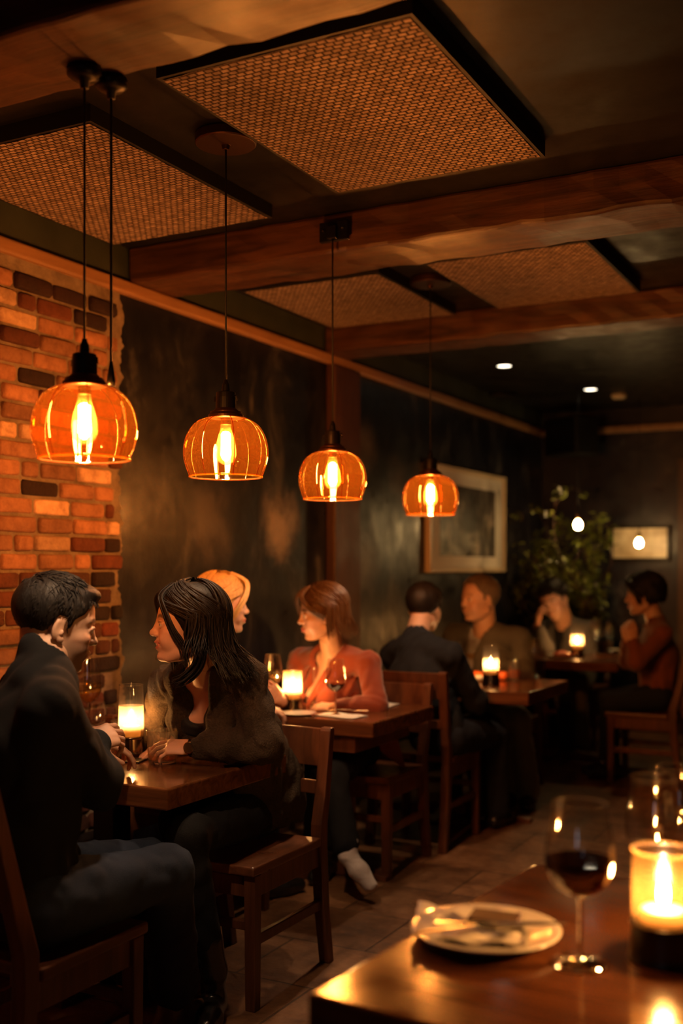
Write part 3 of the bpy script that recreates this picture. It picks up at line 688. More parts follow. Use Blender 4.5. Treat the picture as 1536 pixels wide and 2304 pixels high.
# table 3
candle(T(1104, 1541), 'hurricane candle lamp before the older man in the grey jacket', .215, .085, .060, .044, 'nickel', True, .034, 1.3)
tumbler(T(1156, 1530), 'tumbler with an orange drink right of the older man\'s candle', .11, .040, 'negroni', .55)
wineglass(T(1202, 1523), 'empty wine glass near the free corner of the older man\'s table', .225, .043, None)
wineglass(T(1062, 1515), 'wine glass behind the sleeve of the man seen from behind', .20, .040, 'whitewine', .3)
bm = bmesh.new(); lathe(bm, smoothprof([(0, 0), (.020, .004), (.030, .022), (.026, .044), (.008, .05), (0, .045)], 4), 24)
m_ = mat_simple('clementine', (.75, .14, .03), .45, 0, 60, .1)
tag(obj_bm('clementine', bm, m_, None, T(1130, 1530), smooth=True), 'small orange fruit between the candle and the orange drink', 'fruit')
p = T(1072, 1532); e = empty('side_bowl', p, 0, 'small bowl of food glowing orange beside the older man\'s candle', 'bowl')
bm = bmesh.new(); lathe(bm, [(0, 0), (.03, 0), (.055, .035), (.052, .036), (.028, .006), (0, .006)], 32); obj_bm('dish', bm, M['plate'], e, smooth=True)
bm = bmesh.new(); lathe(bm, smoothprof([(0, .01), (.043, .03), (.03, .05), (0, .058)], 4), 16, rmod=lambda a, z: 1+.08*math.sin(a*5+z*90)); obj_bm('food', bm, m_, e, smooth=True)
# table 4
candle(T(1298, 1476), 'hurricane candle lamp on the farthest table', .225, .10, .055, .046, 'nickel', True, .036, 1.3)
wineglass(T(1341, 1470), 'wine glass closer to the candle on the farthest table', .245, .050, None)
wineglass(T(1371, 1466), 'wine glass closer to the woman in the brown sweater', .235, .044, None)
tumbler(T(1262, 1462), 'tumbler left of the candle on the farthest table', .10, .036, 'whisky', .3)
bm = bmesh.new(); lathe(bm, [(0, 0), (.07, 0), (.115, .014), (.117, .017), (.07, .006), (0, .006)], 48); e = tag(obj_bm('dinner_plate', bm, M['plate'], None, T(1262, 1478), smooth=True), 'plate at the wall end of the farthest table', 'plate')
bm = bmesh.new(); lathe(bm, smoothprof([(0, 0), (.06, .0), (.055, .022), (.02, .036), (0, .036)], 4), 20, rmod=lambda a, z: 1+.12*math.sin(a*3+1)); q = T(1262, 1478)
tag(obj_bm('meat_portion', bm, mat_simple('meat', (.45, .09, .035), .4, 0, 30, .3), None, (q[0], q[1], ZT+.007), smooth=True), 'reddish piece of food on the plate of the farthest table', 'food')
bm = bmesh.new(); lathe(bm, [(0, 0), (.03, 0), (.036, .06), (.033, .06), (.028, .006), (0, .006)], 32); tag(obj_bm('cup', bm, M['baseblack'], None, T(1402, 1478), smooth=True), 'small dark cup before the woman in the brown sweater', 'cup')
napkin(T(1390, 1462), .2, .16, .10, 'pale napkin under the raised hands of the woman in brown', layers=3)
p = T(1330, 1456); e = empty('wine_bottle', p, 0, 'dark wine bottle with pale label at the back of the farthest table', 'bottle')
bm = bmesh.new(); lathe(bm, smoothprof([(.036, 0), (.038, .01), (.038, .19), (.033, .215), (.015, .245), (.014, .30), (.016, .305), (.016, .315)], 3), 32, cap1=True, cap0=True)
obj_bm('bottle_glass', bm, mat_simple('bottle_green', (.012, .02, .010), .1, 0, Coat_Weight=.5), e, smooth=True)
bm = bmesh.new(); lathe(bm, [(.0386, .07), (.0386, .16)], 32); obj_bm('bottle_label', bm, M['framegold'], e, smooth=True)

# near table
p = T(1092, 2112); e = empty('dinner_plate', p, 0, 'cream dinner plate with napkin on the table at the bottom right corner', 'plate')
bm = bmesh.new(); lathe(bm, smoothprof([(0, .0), (.075, 0), (.085, .004), (.110, .012), (.130, .019)], 3)+[(.131, .0215), (.128, .0225), (.108, .016), (.085, .009), (.078, .0075), (0, .0075)], 64); obj_bm('ceramic', bm, M['plate'], e, smooth=True)
# draped napkin on plate
bm = bmesh.new(); n = 22; G = []
for i in range(n+1):
    r_ = []
    for j in range(n+1):
        a, b = i/n-.5, j/n-.5; x = a*.19; y = b*.175
        rr = math.hypot(x-.02, y); z = .016+.006*math.sin(a*16+b*5)*math.cos(b*11)+.008*math.exp(-((a+.32)**2+(b-.2)**2)*30)+max(0, rr-.07)*.12
        r_.append((x, y, z))
    G.append(r_)
up = [[bm.verts.new(q) for q in r_] for r_ in G]; dn = [[bm.verts.new((q[0], q[1], q[2]-.005)) for q in r_] for r_ in G]
for i in range(n):
    for j in range(n):
        bm.faces.new((up[i][j], up[i+1][j], up[i+1][j+1], up[i][j+1])); bm.faces.new((dn[i][j], dn[i][j+1], dn[i+1][j+1], dn[i+1][j]))
    bm.faces.new((dn[i][0], dn[i+1][0], up[i+1][0], up[i][0])); bm.faces.new((up[i][n], up[i+1][n], dn[i+1][n], dn[i][n]))
    bm.faces.new((dn[0][i+1], dn[0][i], up[0][i], up[0][i+1])); bm.faces.new((up[n][i], up[n][i+1], dn[n][i+1], dn[n][i]))
o = tag(obj_bm('cloth_napkin', bm, M['white'], None, (p[0]-.035, p[1]+.01, ZT), smooth=True), 'crumpled white napkin on the cream plate at the bottom right', 'napkin'); o.rotation_euler = (0, 0, .35)
tag(fork(None, 'table_knife', .23, knife=True, rz=math.radians(-62), loc=(p[0]+.03, p[1]-.005, ZT+.031)), 'steel knife lying across the cream plate', 'knife')
bm = bmesh.new(); R4 = Matrix.Rotation(.06, 4, 'X')
box(bm, -.042, .042, -.026, .026, 0, .008, R4); o = tag(obj_bm('chocolate_slice', bm, mat_simple('chocolate', (.05, .022, .012), .5, 0, 60, .4), None, (p[0]+.005, p[1]+.028, ZT+.027), bevel=.003), 'dark flat slice on the napkin of the cream plate', 'food'); o.rotation_euler = (0, 0, .1)
tag(fork(None, 'fork', .19, rz=math.radians(-50), loc=(p[0]-.012, p[1]-.045, ZT+.027)), 'steel fork with dark handle on the cream plate', 'fork')
wineglass(T(1304, 2168), 'wine glass half full of red wine beside the cream plate, blurred', .262, .057, 'redwine', .40, .78)
candle(T(1492, 2158), 'big candle lamp at the right edge beside the red wine glass', .15, .118, .062, .052, 'baseblack', False, .022, 1.7, 'frostclear')
wineglass(T(1476, 2070), 'tall empty wine glass behind the big candle lamp', .262, .056, None, rim=.82)
wineglass((T(1500, 2036)[0]+.02, T(1500, 2036)[1]+.03, ZT), 'farther empty wine glass almost hidden at the right edge', .262, .054, None, rim=.84)

# ------------------------------------------------------------------ the plant in the corner
m, nt, out = newmat('leaf_green')
v = coords(nt); f = noise(nt, v, 9, 3)
pp = principled(nt, out, None, .45, 0, ramp(nt, f, [(.35, (.055, .085, .010)), (.65, (.18, .20, .025))]), Transmission_Weight=0, Specular_IOR_Level=.4)
M['leaf'] = m
rnd = random.Random(3)
px, py = -2.62, 9.0
e = empty('potted_plant', (px, py, 0), 0, 'tall leafy branching plant in the far corner between the two tables', 'plant')
bm = bmesh.new(); lathe(bm, [(0, 0), (.15, 0), (.20, .40), (.21, .42), (.18, .42), (.17, .38), (0, .38)], 32); obj_bm('planter', bm, M['baseblack'], e, smooth=True)
bmS = bmesh.new(); bmL = bmesh.new()
def leaf(c, d, s):
    d = d.normalized(); side = d.cross(Vector((rnd.uniform(-.4, .4), rnd.uniform(-.4, .4), 1))).normalized(); up = side.cross(d)
    n_ = [c, c+d*s*.3+side*s*.22+up*s*.05, c+d*s*.65+side*s*.19+up*s*.06, c+d*s*1.0-up*s*.06, c+d*s*.65-side*s*.19+up*s*.06, c+d*s*.3-side*s*.22+up*s*.05]
    vs = [bmL.verts.new(q) for q in n_]; mid = bmL.verts.new(c+d*s*.5-up*s*.02)
    for i in range(6): bmL.faces.new((vs[i], vs[(i+1) % 6], mid))
def grow(p, d, ln, r, depth):
    n = 6; pts = [p]; q = p.copy(); dd = d.copy()
    for i in range(n):
        dd = (dd+Vector((rnd.uniform(-.22, .22), rnd.uniform(-.22, .22), rnd.uniform(-.05, .12)))).normalized(); q = q+dd*ln/n
        if q.y > .30: dd.y -= .5
        if q.y > .44: q.y = .44
        if q.x < -.24: dd.x += .45
        if q.x > .26: dd.x -= .45
        if q.z > 1.72: dd.z -= .35
        q.x = max(q.x, -.345)
        pts.append(q.copy())
    tube(bmS, pts, [r*(1-.6*i/n) for i in range(n+1)], 5)
    if depth > 0:
        for k in range(4 if depth > 1 else 5):
            i = rnd.randint(2, n); ddd = (dd*.6+Vector((rnd.uniform(-1, 1), rnd.uniform(-.8, .6), rnd.uniform(-.2, .8)))).normalized(); grow(pts[i], ddd, ln*.55, r*.5, depth-1)
    if depth <= 1:
        for i in range(1, n+1):
            if rnd.random() < (.45 if pts[i].z > 1.35 else .15): continue
            for k in range(2 if depth else 3):
                leaf(pts[i]+Vector([rnd.uniform(-.02, .02) for _ in range(3)]), Vector((rnd.uniform(-1, 1), rnd.uniform(-1, .7), rnd.uniform(-.7, .5))), rnd.uniform(.045, .085))
for k in range(7):
    a = k*2*PI/7; grow(Vector((.06*math.cos(a), .06*math.sin(a), .38)), Vector((.42*math.cos(a)+.12, .22*math.sin(a)-.12, 1)).normalized(), .80+.42*rnd.random(), .011, 2)
obj_bm('stem', bmS, M['post'], e, smooth=True); fo = obj_bm('foliage', bmL, M['leaf'], e)
# ------------------------------------------------------------------ signed-distance modelling for the figures
f32 = np.float32
def vv(p): return np.array([p[0], p[1], p[2]], dtype=f32)
class SDF:
    def __init__(s, res): s.res = res; s.ops = []
    def cap(s, a, b, ra, rb=None, k=.01, side=None, st=1.0, op='u'):
        rb = ra if rb is None else rb; a = vv(a); b = vv(b); m = max(ra, rb)*max(1, st)
        lo = np.minimum(a, b)-m; hi = np.maximum(a, b)+m
        sd = None if side is None else vv(side)/np.linalg.norm(vv(side))
        def f(P):
            ab = b-a; pa = P-a
            if sd is not None:
                q = pa@sd; pa = pa-(q*(1-1/st))[..., None]*sd; abq = ab-sd*float(ab@sd)*(1-1/st)
            else: abq = ab
            L2 = max(float(abq@abq), 1e-9); h = np.clip((pa@abq)/L2, 0, 1)
            return np.linalg.norm(pa-h[..., None]*abq, axis=-1)-(ra+h*(rb-ra))
        s.ops.append((f, lo, hi, k, op)); return s
    def chain(s, pts, rads, k=.01, op='u', **kw):
        for i in range(len(pts)-1): s.cap(pts[i], pts[i+1], rads[i], rads[i+1], k, op=op, **kw)
    def ell(s, c, r, R=None, k=.01, op='u'):
        c = vv(c); r = vv(r); m = float(r.max())
        Rm = None if R is None else np.array(R, dtype=f32)
        def f(P):
            q = P-c
            if Rm is not None: q = q@Rm
            k0 = np.linalg.norm(q/r, axis=-1); k1 = np.linalg.norm(q/(r*r), axis=-1)
            return k0*(k0-1)/np.maximum(k1, 1e-6)
        s.ops.append((f, c-m, c+m, k, op)); return s
    def fn(s, f, lo, hi, k=.005, op='i'): s.ops.append((f, vv(lo), vv(hi), k, op)); return s
    def mesh(s, disp=None, relax=1):
        U = [o for o in s.ops if o[4] == 'u']
        lo = np.min([o[1] for o in U], axis=0)-s.res*3; hi = np.max([o[2] for o in U], axis=0)+s.res*3
        n = np.ceil((hi-lo)/s.res).astype(int)+1
        G = np.full(tuple(n), .08, dtype=f32)
        ax = [lo[i]+s.res*np.arange(n[i], dtype=f32) for i in range(3)]
        for f, a, b, k, op in s.ops:
            if op == 'i': i0 = np.zeros(3, int); i1 = n
            else:
                mg = k+s.res*3
                i0 = np.clip(np.floor((a-mg-lo)/s.res).astype(int), 0, n); i1 = np.clip(np.ceil((b+mg-lo)/s.res).astype(int)+1, 0, n)
            if np.any(i1 <= i0): continue
            sl = tuple(slice(i0[i], i1[i]) for i in range(3))
            P = np.stack(np.meshgrid(*[ax[i][sl[i]] for i in range(3)], indexing='ij'), axis=-1)
            d = f(P).astype(f32); g = G[sl]
            if op == 'u':
                h = np.maximum(k-np.abs(g-d), 0)/k; G[sl] = np.minimum(g, d)-h*h*k*.25
            else:
                if op == 's': d = -d
                h = np.maximum(k-np.abs(g-d), 0)/k; G[sl] = np.maximum(g, d)+h*h*k*.25
        if disp is not None:
            near = np.abs(G) < .02; idx = np.argwhere(near)
            P = lo+idx.astype(f32)*s.res; G[near] += disp(P).astype(f32)
        G[0], G[-1] = .05, .05; G[:, 0], G[:, -1] = .05, .05; G[:, :, 0], G[:, :, -1] = .05, .05
        # surface nets
        S = G < 0
        c = [(i, j, k) for i in (0, 1) for j in (0, 1) for k in (0, 1)]
        sh = tuple(m-1 for m in G.shape)
        cnt = np.zeros(sh, dtype=np.uint8)
        for i, j, k in c: cnt += S[i:i+sh[0], j:j+sh[1], k:k+sh[2]]
        act = (cnt > 0) & (cnt < 8); cells = np.argwhere(act)
        vid = np.full(sh, -1, dtype=np.int64); vid[act] = np.arange(len(cells))
        vals = [G[cells[:, 0]+i, cells[:, 1]+j, cells[:, 2]+k] for i, j, k in c]
        acc = np.zeros((len(cells), 3)); num = np.zeros(len(cells))
        for x in range(8):
            for y in range(x+1, 8):
                if sum(abs(c[x][t]-c[y][t]) for t in range(3)) != 1: continue
                va, vb = vals[x], vals[y]; mk = (va < 0) != (vb < 0)
                t = np.where(mk, va/np.where(va == vb, 1, va-vb), 0)
                pt = np.array(c[x])+(np.array(c[y])-np.array(c[x]))*t[:, None]
                acc += np.where(mk[:, None], pt, 0); num += mk
        V = lo+(cells+acc/num[:, None])*s.res
        quads = []
        for axis in range(3):
            a1, a2 = (axis+1) % 3, (axis+2) % 3
            A = S; sl0 = [slice(None)]*3; sl1 = [slice(None)]*3
            sl0[axis] = slice(0, -1); sl1[axis] = slice(1, None)
            d = A[tuple(sl0)] != A[tuple(sl1)]; ed = np.argwhere(d)
            ok = (ed[:, a1] > 0) & (ed[:, a2] > 0) & (ed[:, a1] < sh[a1]) & (ed[:, a2] < sh[a2]) & (ed[:, axis] < sh[axis]); ed = ed[ok]
            ins = A[ed[:, 0], ed[:, 1], ed[:, 2]]
            def g(o1, o2):
                e = ed.copy(); e[:, a1] += o1; e[:, a2] += o2; return vid[e[:, 0], e[:, 1], e[:, 2]]
            q = np.stack([g(-1, -1), g(0, -1), g(0, 0), g(-1, 0)], axis=1)
            q[~ins] = q[~ins][:, ::-1]; quads.append(q)
        Q = np.concatenate(quads); Q = Q[(Q >= 0).all(axis=1)]
        lab = np.arange(len(V))
        for _ in range(60):      # drop loose crumbs: label connected pieces
            mn = lab[Q].min(axis=1); new = lab.copy()
            for t in range(4): np.minimum.at(new, Q[:, t], mn)
            new = new[new]; new = new[new]
            if (new == lab).all(): break
            lab = new
        cntl = np.bincount(lab[Q[:, 0]], minlength=len(V)); keep = cntl[lab[Q[:, 0]]] > .04*len(Q); Q = Q[keep]
        used = np.unique(Q); remap = np.full(len(V), -1); remap[used] = np.arange(len(used)); V = V[used]; Q = remap[Q]
        for _ in range(relax):
            sm = np.zeros_like(V); ct = np.zeros(len(V))
            for t in range(4):
                np.add.at(sm, Q[:, t], V[Q[:, (t+1) % 4]]); np.add.at(ct, Q[:, t], 1)
                np.add.at(sm, Q[:, t], V[Q[:, (t+3) % 4]]); np.add.at(ct, Q[:, t], 1)
            V = V*.5+.5*sm/np.maximum(ct, 1)[:, None]
        return V, Q
def obj_np(name, parts, mat, parent, base, colors=None):
    """parts: list of (V,Q) joined as one mesh; base subtracted"""
    Vs = np.concatenate([p[0] for p in parts])-np.array(base)[None]
    off = 0; Qs = []
    for p in parts: Qs.append(p[1]+off); off += len(p[0])
    Qs = np.concatenate(Qs)
    me = bpy.data.meshes.new(name); me.vertices.add(len(Vs)); me.vertices.foreach_set('co', Vs.astype(f32).ravel())
    me.loops.add(len(Qs)*4); me.loops.foreach_set('vertex_index', Qs.astype(np.int32).ravel())
    me.polygons.add(len(Qs)); me.polygons.foreach_set('loop_start', np.arange(len(Qs), dtype=np.int32)*4)
    me.update(calc_edges=True); me.polygons.foreach_set('use_smooth', [True]*len(Qs))
    if colors is not None:
        at = me.color_attributes.new('Col', 'FLOAT_COLOR', 'POINT'); cc = np.ones((len(Vs), 4), dtype=f32); cc[:, :3] = colors; at.data.foreach_set('color', cc.ravel())
    me.validate()
    o = bpy.data.objects.new(name, me); col.objects.link(o); setmats(o, mat)
    if parent: o.parent = parent
    return o
def folds(amp, wl, seed, n=7, aniso=None):
    r = np.random.default_rng(seed); K = r.normal(size=(n, 3)); K /= np.linalg.norm(K, axis=1)[:, None]
    K *= 2*PI/(wl*r.uniform(.6, 1.6, (n, 1)))
    if aniso is not None: K *= np.array(aniso)
    ph = r.uniform(0, 6.28, n); K2 = r.normal(size=(3, 3))*2*PI/(wl*3.5)
    def f(P):
        Wp = P+.25*wl*np.sin(P@K2.T.astype(f32)); s = np.zeros(len(P))
        for i in range(n): s += np.sin(Wp@K[i]+ph[i])
        s /= n**.5; return amp*(1-np.abs(s)*1.4)
    return f
# ------------------------------------------------------------------ figures
m, nt, out = newmat('skin')
at = N(nt, 'ShaderNodeAttribute', attribute_name='Col'); v = coords(nt); f = noise(nt, v, 160, 4, .6); f2 = noise(nt, v, 22, 4)
mx = N(nt, 'ShaderNodeMix', data_type='RGBA', blend_type='MULTIPLY'); mx.inputs[0].default_value = .5
L(nt, at.outputs['Color'], mx.inputs[6]); L(nt, ramp(nt, f2, [(.3, (.82, .74, .70)), (.7, (1, 1, 1))]), mx.inputs[7])
pp = principled(nt, out, None, .48, 0, mx.outputs[2], None, bump(nt, f, .12, .002), Subsurface_Weight=.12, Subsurface_Scale=.01, Specular_IOR_Level=.4)
pp.inputs['Subsurface Radius'].default_value = (1, .3, .15); M['skin'] = m
def mat_hair(name, c, var=.4, rough=.42):
    m, nt, out = newmat(name)
    v = coords(nt, (60, 60, 9)); f = noise(nt, v, 2.0, 4, .7)
    cs = ramp(nt, f, [(.3, [x*(1-var) for x in c]), (.7, [min(1, x*(1+var)) for x in c])])
    principled(nt, out, None, rough, 0, cs, None, bump(nt, f, .5, .004), Specular_IOR_Level=.3); return m
HM = {'dark': mat_hair('hair_dark_brown', (.009, .006, .0045), .5, .55), 'black': mat_hair('hair_black', (.009, .007, .006), .5, .5), 'brown': mat_hair('hair_brown', (.085, .042, .018)),
      'blonde': mat_hair('hair_blonde', (.55, .34, .13), .3), 'grey': mat_hair('hair_grey_blond', (.15, .11, .075), .4, .7), 'chestnut': mat_hair('hair_chestnut', (.12, .06, .028))}
CL = {'jacket_black': mat_cloth('jacket_black', (.008, .008, .009), .9, 200, .2, sheen=0), 'jeans': mat_cloth('blue_denim', (.020, .029, .052), .9, 320, .4, .35, sheen=0),
      'cardigan': mat_cloth('brown_knit', (.050, .033, .020), .95, 150, .9, .6, 0, 8, .008), 'camisole': mat_cloth('black_camisole', (.008, .008, .008), .6),
      'trousers': mat_cloth('black_trousers', (.008, .008, .009), .9, sheen=0), 'blazer': mat_cloth('rust_blazer', (.22, .042, .015), .85, 260, .25, .12, .3),
      'grey': mat_cloth('grey_jacket', (.085, .080, .072), .9, 240, .4, .2, sheen=0), 'shirt': mat_cloth('pale_shirt', (.34, .33, .36), .8), 'darksweater': mat_cloth('dark_sweater', (.03, .02, .018), .9),
      'brownsweater': mat_cloth('brown_sweater', (.17, .045, .018), .9, 180, .5, .2), 'olive': mat_cloth('khaki_trousers', (.13, .115, .075), .9), 'darkjeans': mat_cloth('dark_denim', (.012, .015, .024), .9, sheen=0),
      'blacktop': mat_cloth('black_wool', (.010, .011, .014), .9, sheen=0), 'greydark': mat_cloth('charcoal_jacket', (.075, .075, .078), .9, sheen=0),
      'sock': mat_cloth('white_sock', (.58, .50, .46), .95, 200, .4, .08), 'leather': mat_simple('black_leather', (.012, .010, .009), .25, 0, 30, .2), 'brownleather': mat_simple('brown_leather', (.12, .06, .03), .4, 0, 30, .2)}
SKIN = np.array((.62, .37, .25))

def head_frame(c, yaw, pitch=0, roll=0):
    R = Matrix.Rotation(yaw, 3, 'Z') @ Matrix.Rotation(-pitch, 3, 'Y') @ Matrix.Rotation(roll, 3, 'X')   # local x forward; pitch>0 looks up
    return np.array(c, dtype=f32), np.array(R, dtype=f32)
def build_head(c, R, s, P):
    """returns (V,Q,colors). P: dict smile, beard, nose, ear, jaw"""
    sd = SDF(P.get('res', .0024))
    def w(p): return c+R@(np.array(p, dtype=f32)*s)
    def E(p, r, k=.012, op='u', rr=None):
        Rm = R if rr is None else R@np.array(rr, dtype=f32)
        sd.ell(w(p), np.array(r)*s, Rm, k*s, op)
    def C(a, b, ra, rb=None, k=.008, op='u', side=None, st=1): sd.cap(w(a), w(b), ra*s, (rb if rb is not None else ra)*s, k*s, (R@vv(side)) if side is not None else None, st, op)
    fem = P.get('fem', False); jw = P.get('jaw', 1.0)
    E((-.018, 0, .045), (.096, .077, .083), .02)            # cranium
    E((.030, 0, .035), (.058, .066, .070), .02)             # forehead
    E((.030, 0, -.020), (.060, .060*(.97 if fem else 1), .070), .02)
    E((.028, 0, -.062), (.055, .050*jw, .040), .02)         # jaw
    C((-.012, .048*jw, -.050), (.055, .020, -.090), .016, .013, .02); C((-.012, -.048*jw, -.050), (.055, -.020, -.090), .016, .013, .02)
    E((.071, 0, -.088), (.016, .018 if fem else .022, .015), .014)       # chin
    for y in (-1, 1):
        E((.058, y*.040, -.014), (.024, .022, .018), .016)  # cheekbone
        E((.060, y*.036, -.040), (.022, .020, .022), .014)
        C((.078, y*.012, .031), (.066, y*.046, .033), .0115 if not fem else .0085, .007, .012)   # brow
    C((.080, 0, .028), (.0975, 0, -.013), .0085, .0100, .010)     # nose bridge
    E((.1005, 0, -.0170), (.0120, .0108, .0098), .008)           # nose tip
    for y in (-1, 1):
        E((.0915, y*.0125, -.0205), (.0105, .0065, .0075), .005)
        E((.0960, y*.0062, -.0285), (.0045, .0028, .004), .002, 's')
        E((.0945, y*.032, .012), (.016, .0165, .0115), .010, 's')     # socket
        E((.0745, y*.0315, .0105), (.0135, .0135, .0135), .002)      # eyeball
        lid = [(.0775, y*.0175, .0115), (.0865, y*.0255, .0180), (.0870, y*.0340, .0185), (.0765, y*.0450, .0125)]
        if P.get('closed'): lid = [(.0775, y*.0175, .0095), (.0885, y*.0255, .0110), (.0885, y*.0340, .0110), (.0765, y*.0450, .0100)]
        for a, b in zip(lid, lid[1:]): C(a, b, .0032, k=.003)
        low = [(.0775, y*.0175, .0085), (.0845, y*.0260, .0025), (.0850, y*.0340, .0025), (.0760, y*.0450, .0085)]
        for a, b in zip(low, low[1:]): C(a, b, .0026, k=.003)
        # ear
        rr = np.array(Matrix.Rotation(-.25*y, 3, 'Z') @ Matrix.Rotation(.15, 3, 'Y'))
        E((-.008, y*.0750, -.001), (.0150, .0055, .0265), .004, 'u', rr)
        E((-.004, y*.0810, .003), (.0092, .0042, .016), .003, 's', rr)
        C((.004, y*.078, -.006), (.002, y*.079, -.012), .0035, k=.003)
        E((.003, y*.0745, -.026), (.009, .0055, .009), .004)
    sm = P.get('smile', 0)
    mz = -.0520
    E((.076, 0, mz), (.020, .026, .018), .012)              # muzzle
    C((.086-.006*sm, -.021-.008*sm, mz+.007*sm), (.0945-.0035*sm, 0, mz+.0045+.002*sm), .0035, .0052, .004); C((.086-.006*sm, .021+.008*sm, mz+.007*sm), (.0945-.0035*sm, 0, mz+.0045+.002*sm), .0035, .0052, .004)
    C((.085-.006*sm, -.019-.008*sm, mz+.005*sm-.003), (.0925-.0035*sm, 0, mz-.0075-.009*sm), .0035, .0060, .004); C((.085-.006*sm, .019+.008*sm, mz+.005*sm-.003), (.0925-.0035*sm, 0, mz-.0075-.009*sm), .0035, .0060, .004)
    C((.100-.004*sm, -.016-.004*sm, mz-.0005-.002*sm), (.100-.004*sm, .016+.004*sm, mz-.0005-.002*sm), .0022+.0052*sm, k=.002, op='s')
    C((.090-.004*sm, -.022-.005*sm, mz-.0005+.003*sm), (.090-.004*sm, .022+.005*sm, mz-.0005+.003*sm), .0014+.0026*sm, k=.002, op='s')
    if sm:
        C((.0865, -.017, mz+.002), (.0865, .017, mz+.002), .0050, k=.001)
        for y in (-1, 1): E((.066, y*.040, -.030), (.020, .016, .018), .01)
    C((.092, 0, mz-.020), (.090, 0, mz-.0205), .0055, k=.010, op='s')
    C((-.030, 0, -.030), P['neck_l'], .051*(.86 if fem else 1.05), .056*(.86 if fem else 1.05), .02)
    V, Q = sd.mesh(relax=1)
    # colours in the head's own frame
    p = ((V-c)@R)/s; x, y, z = p[:, 0], p[:, 1], p[:, 2]; ay = np.abs(y)
    colr = np.tile(SKIN*P.get('tone', 1), (len(V), 1))
    def mixc(mask, cc): colr[:] = colr*(1-mask[:, None])+np.array(cc)*mask[:, None]
    sg = lambda t: 1/(1+np.exp(-np.clip(t, -30, 30)))
    mixc(.35*np.exp(-((x-.062)**2+(ay-.042)**2+(z+.022)**2)/.0007), (.66, .25, .17))
    lips = sg((.0085+.004*sm-np.abs(z-(mz-.001)-.20*sm*ay+.002*sm))/.0012)*sg((.024+.003*sm-ay)/.002)*sg((x-.0835)/.0015)
    mixc(lips*(.9 if fem else .55), (.50, .12, .10) if fem else (.45, .20, .15))
    brow = sg((.0052-np.abs(z-.0335-.004*np.sin(np.clip((ay-.012)/.036, 0, 1)*PI)+.06*np.maximum(ay-.036, 0)))/.0010)*sg((ay-.013)/.002)*sg((.050-ay)/.002)*sg((x-.05)/.005)
    mixc(brow*P.get('brow', .85), P.get('hairc', (.03, .018, .012)))
    if P.get('beard'):
        bm_ = sg((-.030-z+.35*np.maximum(x-.05, 0))/.006)*sg((x+.004)/.006)*sg((z+.112)/.006)*(1-lips); ms = sg((.0075-np.abs(z+.040))/.002)*sg((.024-ay)/.003)*sg((x-.08)/.002)
        mixc(np.clip(bm_+ms, 0, 1)*P['beard'], (.085, .05, .032))
    if not P.get('closed'):
        d = np.sqrt((x-.0745)**2+(ay-.0315)**2+(z-.0105)**2); eye = (d < .0142) & (x > .0795) & (np.abs(z-.0105) < .0075)
        colr[eye] = (.62, .57, .53); g = P.get('gaze', 0)
        iris = eye & (((y-np.sign(y)*.0315-g)**2+(z-.0100)**2) < .0056**2); colr[iris] = (.035, .02, .012)
    lash = sg((.0022-np.abs(z-(.0185 if not P.get('closed') else .0085)))/.0005)*sg((ay-.019)/.002)*sg((.044-ay)/.002)*sg((x-.079)/.002); mixc(lash*(.8 if fem else .4), (.02, .012, .01))
    if sm:
        te = (x < .0925) & (x > .080) & (ay < .019) & (z < mz+.0035) & (z > mz-.0055) & (np.abs(z-mz-.0005) < .0046); colr[te] = (.80, .74, .66)
    return V, Q, colr

def build_hand(wrist, dirv, normal, side, curl=(.5, .5, .55, .6), s=1.0, thumb=.5, spread=1.0, res=.0022, forearm=None, straight=None):
    """wrist point, finger direction, back-of-hand normal, side=+1 left hand / -1 right"""
    x = Vector(dirv).normalized(); z = Vector(normal); z = (z-x*z.dot(x)).normalized(); y = z.cross(x)
    R = np.array([[x[i], y[i], z[i]] for i in range(3)], dtype=f32); c = vv(wrist); sd = SDF(res)
    # the thumb lies on local y * t
    t = -side
    def w(p): return c+R@(np.array(p, dtype=f32)*s)
    def C(a, b, ra, rb, k=.006): sd.cap(w(a), w(b), ra*s, rb*s, k*s)
    if forearm is not None: sd.cap(forearm, w((0, 0, 0)), .029*s, .0245*s, .01)
    sd.cap(w((-.02, 0, 0)), w((.015, 0, 0)), .019*s, .018*s, .01, R[:, 1], 1.35)
    sd.cap(w((.022, 0, .001)), w((.075, 0, .002)), .0145*s, .0125*s, .012*s, R[:, 1], 2.75)
    ys = [t*.031, t*.0105, -t*.010, -t*.029]; ln = [(.042, .025, .021), (.046, .029, .022), (.043, .027, .021), (.034, .021, .019)]; rad = [.0088, .009, .0086, .0078]
    for i in range(4):
        p = np.array((.082-(.004 if i in (0, 2) else 0)-(.010 if i == 3 else 0), ys[i], .002)); a = 0
        C((.045, ys[i]*.8, .001), p, .009, rad[i]*1.08, .010)
        for j in range(3):
            a += curl[i]*(1.0, 1.15, .8)[j]
            d = np.array((math.cos(a), (.10*spread*(ys[i]/.03))*(1 if j == 0 else .3), -math.sin(a))); d /= np.linalg.norm(d); q = p+d*ln[i][j]
            C(p, q, rad[i]*(1, .93, .86)[j], rad[i]*(.93, .86, .72)[j], .0028); p = q
    p0 = np.array((.012, t*.016, -.002)); p1 = p0+np.array((.036, t*.026, -.010-.012*thumb)); p2 = p1+np.array((.030, t*(.016-.016*thumb), -.004-.014*thumb)); p3 = p2+np.array((.025, t*(.004-.012*thumb), -.002-.008*thumb))
    C(p0, p1, .0150, .0115, .012); C(p1, p2, .0112, .0096, .004); C(p2, p3, .0096, .0078, .003)
    V, Q = sd.mesh(relax=1); return V, Q

